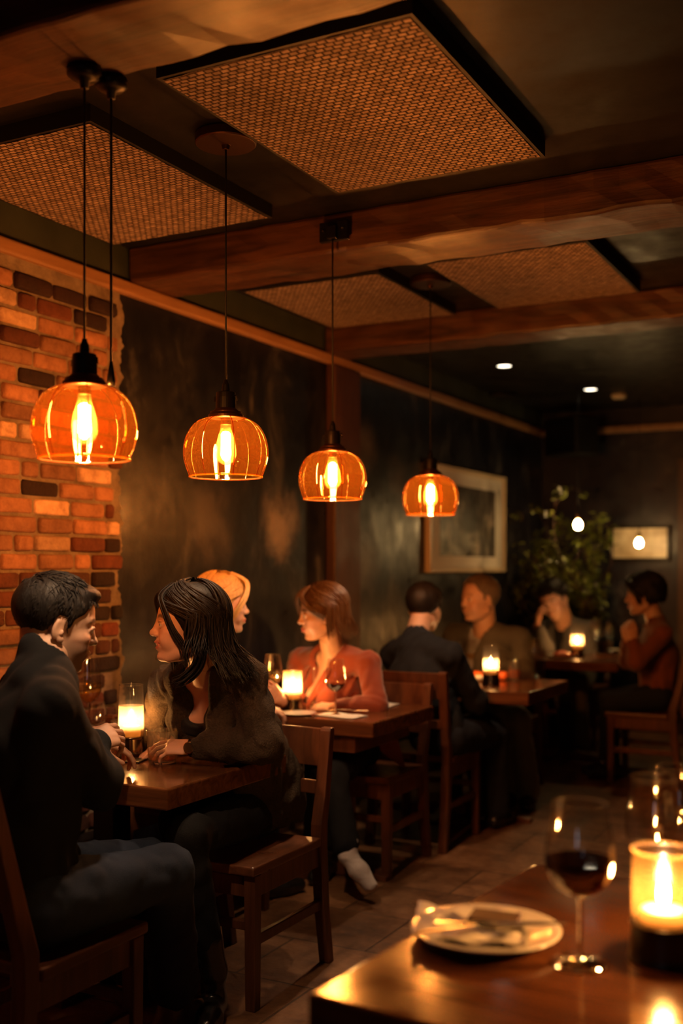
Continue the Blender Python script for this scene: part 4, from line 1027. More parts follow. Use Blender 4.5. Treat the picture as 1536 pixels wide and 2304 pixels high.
def lerp(a, b, t): return Vector(a)*(1-t)+Vector(b)*t
def person(name_label, J, spec):
    J = dict(J); cl = lambda p, a, b: Vector((p[0], p[1], min(max(p[2], a), b)))
    J['pelvis'] = cl(J['pelvis'], .555, .575)
    for q in 'LR':
        J['hip'+q] = cl(J['hip'+q], .545, .56); J['kn'+q] = cl(J['kn'+q], .51, .585)
        if spec.get('sockfoot') != q: J['an'+q] = cl(J['an'+q], .085, .15)
    """J: dict of world joints. spec: clothing etc."""
    base = Vector((J['pelvis'][0], J['pelvis'][1], 0))
    e = empty('person', base, 0, name_label, 'person', spec.get('group'))
    fem = spec['head'].get('fem', False); g = spec.get('girth', .9 if fem else 1.0)
    hs = spec.get('hs', 1.0); seed = spec.get('seed', 1)
    hc, HR = head_frame(J['head'], math.radians(spec['yaw']), math.radians(spec.get('pitch', 0)), math.radians(spec.get('roll', 0)))
    Pn = dict(spec['head'])
    nb = Vector(J['neck']); nl = (np.array(HR).T@(vv(nb)-hc))/hs; Pn['neck_l'] = tuple(nl)
    res_b = spec.get('res', .009)
    hv, hq, hcol = build_head(hc, HR, hs, Pn)
    nb = lerp(nb, J['head'], .12)
    SL, SR = Vector(J['shL'])+Vector((0, 0, .014)), Vector(J['shR'])+Vector((0, 0, .014)); side = (SL-SR).normalized()
    HL, HRt = Vector(J['hipL']), Vector(J['hipR']); hside = (HL-HRt).normalized()
    pel, chest = Vector(J['pelvis']), Vector(J['chest']); waist = lerp(pel, chest, .5)
    fwd = side.cross(Vector((0, 0, 1))).normalized()*-1
    fwd = Vector((0, 0, 1)).cross(side).normalized(); fwd = -fwd
    # facing direction: left shoulder is to the left of forward
    fwd = side.cross(Vector((0, 0, 1))).normalized()
    def torso(sd, t, k=.03, low=True, bust=True):
        if low: sd.cap(pel, waist, .105*g+t, .098*g+t, k, hside, 1.45)
        sd.cap(waist, chest, .098*g+t, .112*g+t, k, side, 1.38)
        sd.cap(chest, lerp(chest, nb, .72), .112*g+t, .070*g+t, k, side, 1.40)
        for S in (SL, SR):
            sd.cap(lerp(nb, S, .12)-Vector((0, 0, .035)), S, .050*g+t, .047*g+t, k)
            sd.cap(lerp(nb, J['head'], .10), lerp(nb, S, .62)-Vector((0, 0, .012)), .040*g+t, .040*g+t, k)
        if fem and bust:
            for q in (-1, 1): sd.ell(chest+side*q*.068+fwd*.085*g+Vector((0, 0, -.012)), (.058+t, .058+t, .058+t), None, .03)
    def arms(sd, t, k=.02, which='LR', cut=1.0):
        for q in which:
            S, E_, W_ = Vector(J['sh'+q]), Vector(J['el'+q]), Vector(J['wr'+q])
            sd.cap(S, E_, .047*g+t, .039*g+t*1.1, k); sd.cap(E_, lerp(E_, W_, cut), .040*g+t*1.1, (.027*g+t*.8), k)
    def legs(sd, t, k=.03, ank=1.0, hem=0):
        for q in 'LR':
            H, K, A = Vector(J['hip'+q]), Vector(J['kn'+q]), Vector(J['an'+q])
            sd.cap(H, K, .088*g+t, .058*g+t, k); sd.cap(K, lerp(K, A, ank), .056*g+t, .038*g+t+hem, k)
    sd = SDF(res_b); torso(sd, -.016); arms(sd, -.003); legs(sd, -.012, ank=.93)
    sd.cap(nb-Vector((0, 0, .03)), lerp(nb, J['head'], .35), .052*(.86 if fem else 1.05)*hs, None, .02)
    parts = [sd.mesh(relax=2)]; cols = [np.tile(SKIN*Pn.get('tone', 1), (len(parts[0][0]), 1))]
    parts.append((hv, hq)); cols.append(hcol)
    for q in 'LR':
        h = J.get('hand'+q)
        if h:
            Wp, Ep = Vector(J['wr'+q]), Vector(J['el'+q])
            a = build_hand(Wp, h[0], h[1], 1 if q == 'L' else -1, h[2], s=(.92 if fem else 1.0)*spec.get('handscale', 1), thumb=h[3] if len(h) > 3 else .5, forearm=lerp(Wp, Ep, .28), res=spec.get('hres', .0026))
            parts.append(a); cols.append(np.tile(SKIN*Pn.get('tone', 1)*np.array((1, .93, .90)), (len(a[0]), 1)))
    obj_np('body', parts, M['skin'], e, base, np.concatenate(cols))
    # layers
    for ly in spec['tops']:
        sd = SDF(ly.get('res', res_b*.9)); t = ly['t']
        torso(sd, t, .03)
        if ly.get('sleeves', True): arms(sd, t, .025, cut=ly.get('cut', 1.0))
        for ex in ly.get('extra', []): sd.cap(*ex[:2], ex[2], ex[3], ex[4] if len(ex) > 4 else .02, *(ex[5:7] if len(ex) > 5 else ()))
        if ly.get('collar'):
            cr = ly['collar']; up = (Vector(J['head'])-nb).normalized()
            sd.cap(nb-up*.02, nb+up*cr[0], cr[1], cr[1]*.95, .015)
        neckr = ly.get('neck', .058)
        sd.cap(nb-(Vector(J['head'])-nb).normalized()*.01+fwd*.012, Vector(J['head']), neckr, neckr*1.05, .008, op='s')
        for cv in ly.get('carve', []): sd.cap(cv[0], cv[1], cv[2], cv[3], .008, op='s')
        if ly.get('hem') is not None:
            z0 = ly['hem']; sd.fn(lambda P, z0=z0: (z0-P[..., 2]), (-9, -9, -9), (9, 9, 9), .01, 'i')
        for q in 'LR':      # clean cuffs
            if ly.get('sleeves', True):
                Wp, Ep = Vector(J['wr'+q]), Vector(J['el'+q]); C0 = lerp(Ep, Wp, ly.get('cut', 1.0)-.02); d = (Wp-Ep).normalized()
                sd.cap(C0+d*.055, C0+d*.075, .055, None, .004, op='s')
        V, Q = sd.mesh(folds(ly.get('fold', .004), ly.get('wl', .10), seed), relax=2)
        o = obj_np(ly['name'], [(V, Q)], CL[ly['mat']], e, base)
        for sub in ly.get('subs', []): sub(o, base)
    if spec.get('bottom'):
        b = spec['bottom']; sd = SDF(res_b); sd.cap(pel-Vector((0, 0, .01)), waist, .107*g, .098*g, .03, hside, 1.45)
        legs(sd, b.get('t', .006), ank=b.get('ank', .97), hem=b.get('hem', .012))
        V, Q = sd.mesh(folds(.0035, .09, seed+5), relax=2); obj_np(b.get('name', 'trousers'), [(V, Q)], CL[b['mat']], e, base)
    for q in 'LR':
        A = Vector(J['an'+q]); toe = J.get('toe'+q)
        if toe is None and spec.get('sockfoot') != q: toe = A+fwd*.15
        if toe is not None:
            toe = Vector(toe); tv = Vector((toe.x-A.x, toe.y-A.y, 0)); tv = tv.normalized()*.16; toe = Vector((A.x+tv.x, A.y+tv.y, .034)); d = (toe-A); sd = SDF(.006); h = A.copy(); dn = Vector((d.x, d.y, 0)).normalized(); heel = A-dn*.04; 
            hz = Vector((heel.x, heel.y, .038))
            sd.cap(hz, lerp(hz, toe, .6), .036, .040, .02); sd.cap(lerp(hz, toe, .6), toe, .040, .030, .02); sd.cap(A, hz, .042, .034, .03)
            if spec.get('boot'): sd.cap(A+(Vector(J['kn'+q])-A)*.22, A, .050, .045, .02)
            sd.fn(lambda P: (.003-P[..., 2]), (-9,)*3, (9,)*3, .006, 'i')
            V, Q = sd.mesh(relax=2); obj_np(spec.get('shoename', 'shoe'), [(V, Q)], CL[spec.get('shoe', 'leather')], e, base)
    # hair
    hair = spec['hair']; sd = SDF(hair.get('res', .0035)); s = hs
    def w(p): return hc+HR@(np.array(p, dtype=f32)*s)
    tk = hair.get('thick', .010)
    sd.ell(w((-.020, 0, .048)), np.array((.096+tk, .077+tk*.9, .083+tk))*s, HR, .02*s)
    sd.ell(w((.022, 0, .048)), np.array((.062+tk*.8, .068+tk*.8, .062+tk))*s, HR, .02*s)
    for ex in hair.get('lumps', []): sd.ell(w(ex[0]), np.array(ex[1])*s, HR, .02*s)
    hx, hz_ = zip(*hair['line'])
    def cut(P):
        p = (P-hc)@HR/s; z0 = np.interp(p[..., 0], hx, hz_)-np.where(np.abs(p[..., 1]) < .045, hair.get('mid', 0), 0)*np.clip((p[..., 0]-.02)/.05, 0, 1)
        return (z0-p[..., 2])*.75*s
    sd.fn(cut, (-9,)*3, (9,)*3, .006, 'i')
    rr = np.random.default_rng(seed+9); kk = rr.uniform(0, 6.28, 6)
    def hd(P):
        p = (P-hc)@HR/s; az = np.arctan2(p[:, 1], p[:, 0]+.02+.0*p[:, 2]); q = p[:, 2]
        return hair.get('ridge', .4)*(.0014*np.sin(az*34+12*q+2.0*np.sin(q*40+kk[0]))+.0010*np.sin(az*71+kk[1]+30*q))+.0018*np.sin(p[:, 0]*70+kk[2]+np.sin(p[:, 1]*60))*hair.get('tousle', .3)
    V, Q = sd.mesh(hd, relax=1)
    parts = [(V, Q)]
    if hair.get('short'):
        parts += short_strands(hc, HR, s, hair, seed)
    if hair.get('locks'):
        parts += make_locks(hc, HR, s, hair, seed, J)
    obj_np('hair', parts, HM[hair['mat']], e, base)
    if spec.get('after'): spec['after'](e, base, hc, HR, hs, fwd, side)
    return e

def np_tube(pts, rad, seg=6, flat=.55):
    pts = np.array(pts); n = len(pts); T_ = np.gradient(pts, axis=0); T_ /= np.linalg.norm(T_, axis=1)[:, None]+1e-9
    ref = np.array((.3, .5, .1)); u = np.cross(T_[0], ref); u /= np.linalg.norm(u); V = []
    for i in range(n):
        u = u-T_[i]*(u@T_[i]); u /= np.linalg.norm(u); w_ = np.cross(T_[i], u)
        for k in range(seg): a = 2*PI*k/seg; V.append(pts[i]+(u*math.cos(a)+w_*math.sin(a)*flat)*rad[i])
    Q = []
    for i in range(n-1):
        for k in range(seg): a = i*seg+k; b = i*seg+(k+1) % seg; Q.append((a, b, b+seg, a+seg))
    return np.array(V), np.array(Q)
def short_strands(hc, HR, s, hair, seed):
    r = np.random.default_rng(seed+77); out = []; hx, hz_ = zip(*hair['line']); tk = hair.get('thick', .01)
    comb = np.array(hair.get('comb', (.6, .0, 0))); C0 = np.array((-.012, 0, .048)); Rr = np.array((.1015+tk, .079+tk*.9, .085+tk))
    for i in range(hair['short']):
        ph = r.uniform(-PI, PI); th = math.acos(r.uniform(-.75, 1)); d = np.array((math.sin(th)*math.cos(ph), math.sin(th)*math.sin(ph), math.cos(th)))
        p = C0+d*Rr
        if p[2] < np.interp(p[0], hx, hz_)+.004: continue
        top = max(0, (p[2]-.07)/.06); ln = (.014+.022*top)*r.uniform(.7, 1.3)
        dr = np.array((comb[0]*top-.35*(1-top), comb[1]+.5*np.sign(p[1])*top*.3, -1.0*(1-top)))+r.normal(size=3)*.25*hair.get('tousle', .4)
        nn = d/Rr; nn /= np.linalg.norm(nn); dr = dr-nn*(dr@nn); dr /= np.linalg.norm(dr)+1e-6; lift = r.uniform(.0, .004)+.004*top*hair.get('tousle', .4)
        L_ = [hc+np.array(HR)@((p-nn*.002+dr*ln*t+nn*(lift*math.sin(t*2.2)-.35*ln*ln*t*t/.09))*s) for t in (0, .33, .66, 1)]
        w0 = .0020*s*r.uniform(.7, 1.3); out.append(np_tube(L_, [w0, w0*1.1, w0*.8, w0*.2], 4))
    return out
def make_locks(hc, HR, s, hair, seed, J):
    r = np.random.default_rng(seed+50); out = []; spec = hair['locks']
    part = spec.get('part', .015); up = np.array((0, 0, 1.0)); Ru = np.array(HR)
    for layer, (dr, cnt) in enumerate(((.004, spec['n']//3), (.012, spec['n']//3), (.020, spec['n']//3))):
        for i in range(cnt):
            sgn = 1 if r.random() < .5 else -1
            phi = math.radians(r.uniform(spec.get('phi0', 62), 180))*sgn; front = abs(phi) < math.radians(100)
            L0 = spec['len']*r.uniform(.78, 1.08)*(spec.get('frontlen', 1) if front else 1)
            Rr = np.array((.098, .080, .090))+dr*.75+r.uniform(0, .004)
            C0 = np.array((-.020, 0, .046)); pts = []
            x0 = float(np.clip(.070-.135*(abs(math.degrees(phi))-72)/108+r.normal()*.020, -.08, .080)); phs = math.atan2((part-.0)/.08 + .12*sgn, (x0+.02)/.098+1e-3)
            th_end = math.radians(r.uniform(86, 100))
            th0 = math.asin(min(.95, math.hypot((x0+.02)/.098, part/.08)))
            for k in range(9):
                tt = k/8; th = th0+(th_end-th0)*tt
                ph = phs+(phi-phs)*(tt**.7) if abs(phi-phs) < PI+.3 else phi
                d = np.array((math.sin(th)*math.cos(ph), math.sin(th)*math.sin(ph), math.cos(th))); pts.append(C0+d*Rr)
            hang = []; p = pts[-1].copy(); nst = 9
            inward = spec.get('inward', .25); ph0 = r.uniform(0, 6.28); amp = spec.get('wave', .006)
            outv = np.array((math.cos(phi), math.sin(phi), 0))
            for k in range(1, nst+1):
                tt = k/nst; flick = spec.get('flick', .0)*max(0, tt-.6)/.4
                q = p+np.array((0, 0, -L0*tt))-outv*inward*L0*(tt*.5)*(1-tt*.3)+outv*flick*.04+amp*np.array((math.sin(tt*5+ph0), math.cos(tt*4+ph0), 0))*tt
                q += np.array(spec.get('drift', (0, 0, 0)))*tt*tt*(0 if front else 1)
                hang.append(q)
            al = np.array(pts+hang)*s
            Wd = hc[None]+al[:9]@Ru.T
            # hang straight down in the world
            ref = Wd[-1]; loc = (al[9:]-al[8])
            yawR = np.array([[Ru[0, 0], Ru[0, 1], 0], [Ru[1, 0], Ru[1, 1], 0], [0, 0, 1.0]]); nx = np.linalg.norm(yawR[:2, 0]); yawR[:2, 0] /= nx; yawR[:2, 1] /= np.linalg.norm(yawR[:2, 1])
            Wh = ref+loc@yawR.T
            P_ = np.concatenate([Wd, Wh]); n = len(P_); w0 = spec.get('w', .0075)*r.uniform(.7, 1.25)*s
            rad = [w0*(.55+.45*min(1, k/5))*(1 if k < n-5 else max(.12, (n-1-k)/5)) for k in range(n)]
            out.append(np_tube(P_, rad))
    for lk in spec.get('extra', []):
        pts = [np.array(q) for q in lk['pts']]; rad = lk['rad']
        for c_ in range(lk['n']):
            o = r.normal(size=3)*lk['spread']; sc = r.uniform(.9, 1.05); L_ = []
            for k, q in enumerate(pts): L_.append(hc+Ru@((q+o*(.3+.7*k/(len(pts)-1)))*s))
            L_ = np.array(smoothprof([tuple(q) for q in L_], 4)); n = len(L_)
            out.append(np_tube(L_, [rad*(.6+.4*min(1, k/3))*max(.15, min(1, (n-1-k)/6)) for k in range(n)]))
    return out

MENLINE = [(-.14, -.055), (-.09, -.050), (-.045, -.030), (-.022, .010), (-.012, .030), (.010, .030), (.014, -.004), (.024, -.004), (.028, .030), (.052, .050), (.066, .078), (.12, .085)]
LONGLINE = [(-.14, -.08), (-.02, -.07), (.005, -.03), (.030, .012), (.055, .050), (.075, .076), (.12, .09)]
D = lambda *a: Vector(a)
PXF = W
def J_(**k): return {a: (W(*b) if (isinstance(b, tuple) and len(b) == 3 and b[0] > -900 and abs(b[1]) > 30) else b) for a, b in k.items()}
# ---- man in black jacket (table 1, near side) ----
j = J_(head=(126, 1412, 2.95), neck=(92, 1528, 2.88), chest=(62, 1660, 2.85), pelvis=(52, 2010, 2.83),
       shR=(112, 1602, 2.71), shL=(38, 1580, 3.08), elR=(218, 1762, 2.94), elL=(140, 1735, 3.25), wrR=(205, 1668, 3.14), wrL=(206, 1662, 3.40),
       hipR=(92, 1992, 2.74), hipL=(40, 1985, 2.95), knR=(375, 1962, 3.08), knL=(330, 1950, 3.30), anR=(392, 2222, 3.30), anL=(300, 2180, 3.55),
       toeR=(438, 2246, 3.38), toeL=(370, 2170, 3.75))
j['handR'] = (D(.15, .9, .10), D(.6, -.35, .7), (.35, .4, .5, .6), .5)
j['handL'] = (D(.55, .75, -.25), D(.3, -.1, .95), (.35, .5, .6, .7), .6)
jm = j
def m_after(e, base, hc, HR, hs, fwd, side): pass
person('man in black jacket and jeans leaning on the nearest wall table', j, dict(yaw=52, pitch=-13, roll=0, hs=1.05, girth=1.08, seed=11, handscale=1.02,
    head=dict(beard=.75, tone=1.05, jaw=1.06, res=.0022, hairc=(.03, .018, .012)),
    tops=[dict(name='jacket', mat='jacket_black', t=.020, fold=.006, wl=.13, collar=(.050, .078), neck=.060, hem=.60)],
    bottom=dict(name='jeans', mat='jeans', t=.012, hem=.022), shoe='brownleather',
    hair=dict(mat='dark', thick=.0055, tousle=.8, short=1500, ridge=.2, line=MENLINE, mid=.0, lumps=[((.050, 0, .100), (.044, .050, .020))])))
# ---- dark-haired woman in cardigan ----
j = J_(head=(420, 1413, 3.52), neck=(466, 1508, 3.68), chest=(500, 1606, 3.78), pelvis=(580, 1838, 3.94),
       shL=(550, 1530, 3.62), shR=(376, 1548, 3.86), elL=(594, 1676, 3.56), elR=(352, 1668, 3.99), wrL=(428, 1682, 3.62), wrR=(384, 1684, 3.82),
       hipL=(566, 1850, 3.84), hipR=(546, 1835, 4.05), knL=(420, 1866, 3.35), knR=(400, 1850, 3.65), anL=(478, 2165, 3.42), anR=(440, 2120, 3.75),
       toeL=(455, 2262, 3.20), toeR=(400, 2165, 3.62))
j['handL'] = (D(-.92, -.35, -.02), D(.25, -.45, .9), (.25, .35, .45, .55), .5)
j['handR'] = (D(-.35, -.85, -.02), D(-.1, -.1, 1), (.25, .3, .4, .5), .4)
nbx = j['neck']; chx = j['chest']
fw = Vector((-.26, -.966, 0)).normalized(); s2 = (j['shL']-j['shR']).normalized()
vtop = nbx+fw*.060+D(0, 0, -.01); vbot = chx+fw*.150+D(0, 0, -.045)
def w_after(e, base, hc, HR, hs, fwd, side):
    # watch on the left wrist
    wr = W(428, 1682, 3.62); el = W(594, 1676, 3.56); d = (el-wr).normalized(); c = wr+d*.008
    R = d.to_track_quat('Z', 'Y').to_matrix().to_4x4(); bm = bmesh.new()
    pts = [(R @ Vector((.0305*math.cos(t*PI/16), .0275*math.sin(t*PI/16), 0)))+c-base for t in range(33)]
    for a in (-.005, 0, .005): tube(bm, [p+d*a for p in pts], .0035, 6, False)
    o = obj_bm('wristwatch', bm, CL['leather'], e, smooth=True)
    toc = (Vector((0, 0, HC))-c); toc = (toc-d*toc.dot(d)).normalized(); bm = bmesh.new()
    R2 = toc.to_track_quat('Z', 'Y').to_matrix().to_4x4()
    lathe(bm, [(0, 0), (.019, 0), (.020, .003), (.019, .008), (.0165, .009), (0, .009)], 32)
    for q in bm.verts: q.co = (R2 @ q.co)+c-base+toc*.028
    ca = obj_bm('watch_case', bm, M['brass'], o, smooth=False, bevel=.001)
    bm = bmesh.new(); lathe(bm, [(0, .0092), (.0155, .0092), (.0155, .0098), (0, .0098)], 32); 
    for q in bm.verts: q.co = (R2 @ q.co)+c-base+toc*.028
    # fine chain with pendant
    bm = bmesh.new(); n = 16; A = nbx+side*.045+fwd*.045+D(0, 0, .0); B = nbx-side*.045+fwd*.045
    low = chx+fwd*.128+D(0, 0, .055); pts = []
    for i in range(n+1):
        t = i/n; p = A*(1-t)**2+low*2*t*(1-t)*1.0+B*t*t; pts.append(p-base)
    tube(bm, pts, .0009, 5); lathe(bm, [(0, -.007), (.004, 0), (0, .006)], 8, c=tuple(pts[n//2]+fwd*.003)); obj_bm('necklace', bm, M['brass'], e, smooth=True)
    for y in (1,):
        q = Vector(hc+HR@(np.array((.002, y*.080, -.035), dtype=f32)*hs))-base; bm = bmesh.new(); lathe(bm, [(0, -.004), (.004, 0), (0, .004)], 10, c=tuple(q)); obj_bm('earring', bm, M['brass'], e, smooth=True)
# cardigan drape: long panel hanging behind and beside the seat, shawl collar rolls
hipb = W(608, 1850, 3.86)
shw = [(j['neck']-fw*.045+D(0, 0, .015), j['shL']+fw*.02+D(0, 0, .0), .046, .040, .03),
       (j['shL'].lerp(nbx, .45)+fw*.055, chx+fw*.105+s2*.092+D(0, 0, -.10), .034, .034, .02), (nbx.lerp(j['shR'], .40)+fw*.05, chx+fw*.105-s2*.092+D(0, 0, -.10), .034, .034, .02),
       (chx-fw*.03, W(600, 1780, 4.00), .145, .145, .05), (W(612, 1740, 4.02), W(640, 1850, 3.98), .09, .055, .04), (W(640, 1800, 4.0), W(652, 1868, 3.96), .060, .040, .03)]
person('dark-haired smiling woman in a brown knit cardigan leaning on the nearest wall table', j, dict(yaw=223, pitch=2, roll=0, hs=1.04, girth=.95, seed=23,
    head=dict(fem=True, smile=1, tone=1.25, res=.0021, hairc=(.03, .018, .012), gaze=0),
    tops=[dict(name='camisole', mat='camisole', t=-.004, fold=.001, sleeves=False, neck=.075, carve=[(vtop+D(0, 0, .02), vbot-fw*.03+D(0, 0, .055), .076, .042)]),
          dict(name='cardigan', mat='cardigan', t=.022, fold=.007, wl=.11, res=.007, cut=.93, neck=.070, hem=.485, extra=shw, carve=[(vtop+D(0, 0, .03), vbot+D(0, 0, -.04), .080, .062), (vbot+fw*.02, vbot+fw*.02+D(0, 0, -.22), .062, .07)])],
    bottom=dict(mat='trousers', t=.006, ank=.9, hem=.005), boot=True, shoename='ankle_boot',
    hair=dict(mat='dark', thick=.012, line=LONGLINE, locks=dict(n=620, len=.185, wave=.014, inward=.10, flick=.8, phi0=72, frontlen=.66, w=.0048, drift=(-.05, 0, .0), part=-.01,
              extra=[dict(pts=[(.045, .015, .135), (.085, .040, .095), (.072, .066, .045), (.050, .078, -.005), (.020, .084, -.05), (.004, .078, -.11)], rad=.0045, n=26, spread=.006),
                     dict(pts=[(.045, -.015, .135), (.088, -.035, .095), (.078, -.062, .045), (.055, -.076, -.02), (.03, -.078, -.08), (.02, -.07, -.13)], rad=.005, n=30, spread=.007),
                     dict(pts=[(.0, .06, .08), (-.03, .085, .02), (-.035, .085, -.05), (-.025, .075, -.11), (.005, .062, -.15), (.03, .055, -.165)], rad=.0045, n=36, spread=.011)])),
    bottom2=None, after=w_after))
# ---- blonde woman ----
j = J_(head=(500, 1366, 4.50), neck=(468, 1475, 4.44), chest=(462, 1580, 4.44), pelvis=(455, 1790, 4.40),
       shR=(520, 1505, 4.30), shL=(425, 1500, 4.60), elR=(560, 1610, 4.45), elL=(470, 1640, 4.75), wrR=(585, 1600, 4.68), wrL=(560, 1620, 4.95),
       hipR=(490, 1800, 4.32), hipL=(440, 1795, 4.48), knR=(600, 1790, 4.62), knL=(580, 1780, 4.80), anR=(600, 1990, 4.66), anL=(580, 1970, 4.86))
j['handR'] = (D(.5, .85, -.05), D(.2, -.2, .95), (.3, .4, .5, .5), .5)
person('blonde woman in black seen in profile behind the dark-haired woman', j, dict(yaw=38, pitch=-2, hs=.98, seed=31, res=.012,
    head=dict(fem=True, tone=1.02, res=.0030, hairc=(.25, .14, .06)), tops=[dict(name='sweater', mat='blacktop', t=.012, collar=(.03, .060))], bottom=dict(mat='trousers'),
    hair=dict(mat='blonde', thick=.012, line=LONGLINE, locks=dict(n=330, len=.11, wave=.004, inward=.30, flick=.2, phi0=66, w=.0055,
              extra=[dict(pts=[(.03, -.01, .14), (.092, -.020, .105), (.092, -.050, .055), (.066, -.074, .005), (.035, -.080, -.05)], rad=.008, n=14, spread=.007)]))))
# ---- woman in rust blazer ----
j = J_(head=(723, 1385, 5.18), neck=(752, 1482, 5.26), chest=(748, 1560, 5.26), pelvis=(800, 1700, 5.32),
       shL=(828, 1497, 5.12), shR=(676, 1490, 5.42), elL=(846, 1588, 5.00), elR=(650, 1590, 5.22), wrL=(752, 1592, 4.98), wrR=(632, 1575, 4.98),
       hipL=(822, 1705, 5.22), hipR=(770, 1700, 5.40), knL=(752, 1745, 4.72), knR=(725, 1740, 4.95), anL=(782, 1925, 4.60), anR=(735, 1915, 5.0), toeR=(705, 1955, 4.85))
j['handL'] = (D(-.95, -.1, -.02), D(-.1, -.3, .95), (.3, .35, .4, .5), .5)
j['handR'] = (D(-.35, -.5, .6), D(.75, -.5, .1), (.6, .65, .7, .7), .7)
fw = Vector((-.55, -.83, 0)).normalized(); nb4 = j['neck']; ch4 = j['chest']; side4 = (j['shL']-j['shR']).normalized()
v0 = nb4+fw*.055; v1 = ch4+fw*.135+D(0, 0, -.06)
def lap(o, base):
    bm = bmesh.new()
    for q in (1, -1):
        a = nb4+side4*q*.075+fw*.030+D(0, 0, .0); b = nb4+side4*q*.072+fw*.095+D(0, 0, -.05); c = ch4+side4*q*.060+fw*.150+D(0, 0, -.0); d = ch4+side4*q*.012+fw*.160+D(0, 0, -.075)
        outv = side4*q
        L_ = []
        for p, wd in ((a, .018), (b, .034), (c, .040), (d, .008)):
            L_.append([p-outv*wd*.5-base, p+outv*wd*.5-fw*.004-base, p+outv*wd*.5+fw*.003-base, p-outv*wd*.5+fw*.007-base])
        loft(bm, L_)
    obj_bm('lapel', bm, CL['blazer'], o, smooth=False, bevel=.003)
def r_after(e, base, hc, HR, hs, fwd, side):
    A = W(782, 1925, 4.60); toe = W(832, 1992, 4.56); heel = A-D(0, 0, .055)+(A-toe).normalized()*.02; sd = SDF(.004)
    sd.cap(W(786, 1895, 4.61), A, .037, .036, .02); sd.cap(A, A.lerp(toe, .5), .037, .036, .02); sd.cap(A.lerp(toe, .5), toe, .038, .027, .02, Vector((.8, .4, 0)), 1.15)
    V, Q = sd.mesh(folds(.001, .03, 4), relax=2); obj_np('sock', [(V, Q)], CL['sock'], e, base)
    # blazer tail hanging beside the seat
    bm = bmesh.new(); P0 = [W(812, 1655, 5.14), W(893, 1655, 5.20), W(915, 1735, 5.24), W(868, 1700, 5.16)]; nrm = D(.5, -.86, 0)*.012
    prism(bm, [p-base for p in P0], [p-base-nrm for p in P0]); obj_bm('blazer_tail', bm, CL['blazer'], e, bevel=.004)
person('woman in a rust-red blazer at the middle table, one foot in a white sock', j, dict(yaw=222, pitch=-7, hs=1.04, seed=41, sockfoot='L', res=.009,
    head=dict(fem=True, tone=1.0, res=.0026, hairc=(.04, .022, .014), closed=False),
    tops=[dict(name='top', mat='camisole', t=-.004, sleeves=False, neck=.072, carve=[(v0+D(0, 0, .02), v1-fw*.03+D(0, 0, .045), .066, .036)], hem=.66),
          dict(name='blazer', mat='blazer', t=.016, fold=.004, wl=.10, res=.007, hem=.54, neck=.068, cut=.97, carve=[(v0+D(0, 0, .02), v1, .070, .022)], subs=[lap])],
    bottom=dict(mat='trousers', t=.004, hem=.02, ank=.85),
    hair=dict(mat='brown', thick=.011, line=LONGLINE, locks=dict(n=420, len=.135, wave=.005, inward=.05, flick=.3, phi0=84, w=.0050, drift=(-.03, 0, 0), part=.0,
              extra=[dict(pts=[(.04, .015, .14), (.090, .040, .100), (.074, .070, .055), (.040, .083, .020), (.0, .088, .0)], rad=.0055, n=26, spread=.006),
                     dict(pts=[(.05, -.015, .135), (.094, -.030, .095), (.086, -.058, .045), (.068, -.072, -.01), (.05, -.076, -.06)], rad=.0055, n=20, spread=.006)])),
    after=r_after))
# ---- man seen from behind ----
j = J_(head=(955, 1372, 5.85), neck=(932, 1448, 5.72), chest=(945, 1535, 5.66), pelvis=(985, 1735, 5.62),
       shL=(884, 1478, 5.86), shR=(1012, 1480, 5.56), elL=(960, 1600, 6.05), elR=(1070, 1578, 5.66), wrL=(1040, 1560, 6.15), wrR=(1060, 1560, 5.92),
       hipL=(960, 1730, 5.70), hipR=(1010, 1735, 5.54), knL=(1060, 1720, 6.05), knR=(1115, 1700, 5.90), anL=(1090, 1850, 6.05), anR=(1120, 1840, 5.95), toeL=(1110, 1850, 6.2), toeR=(1150, 1850, 6.08))
j['handR'] = (D(0, .95, .1), D(.5, 0, .8), (.4, .5, .5, .6), .5)
person('man in a black coat seen from behind, facing the older man', j, dict(yaw=88, pitch=-4, hs=1.05, girth=1.08, seed=51, res=.011, head=dict(res=.0034, tone=.9, hairc=(.02, .012, .01)),
    tops=[dict(name='coat', mat='blacktop', t=.018, fold=.005, wl=.12, hem=.46, collar=(.03, .068))], bottom=dict(mat='darkjeans', hem=.02),
    hair=dict(mat='dark', thick=.009, tousle=.7, short=900, ridge=.2, line=MENLINE, res=.004)))
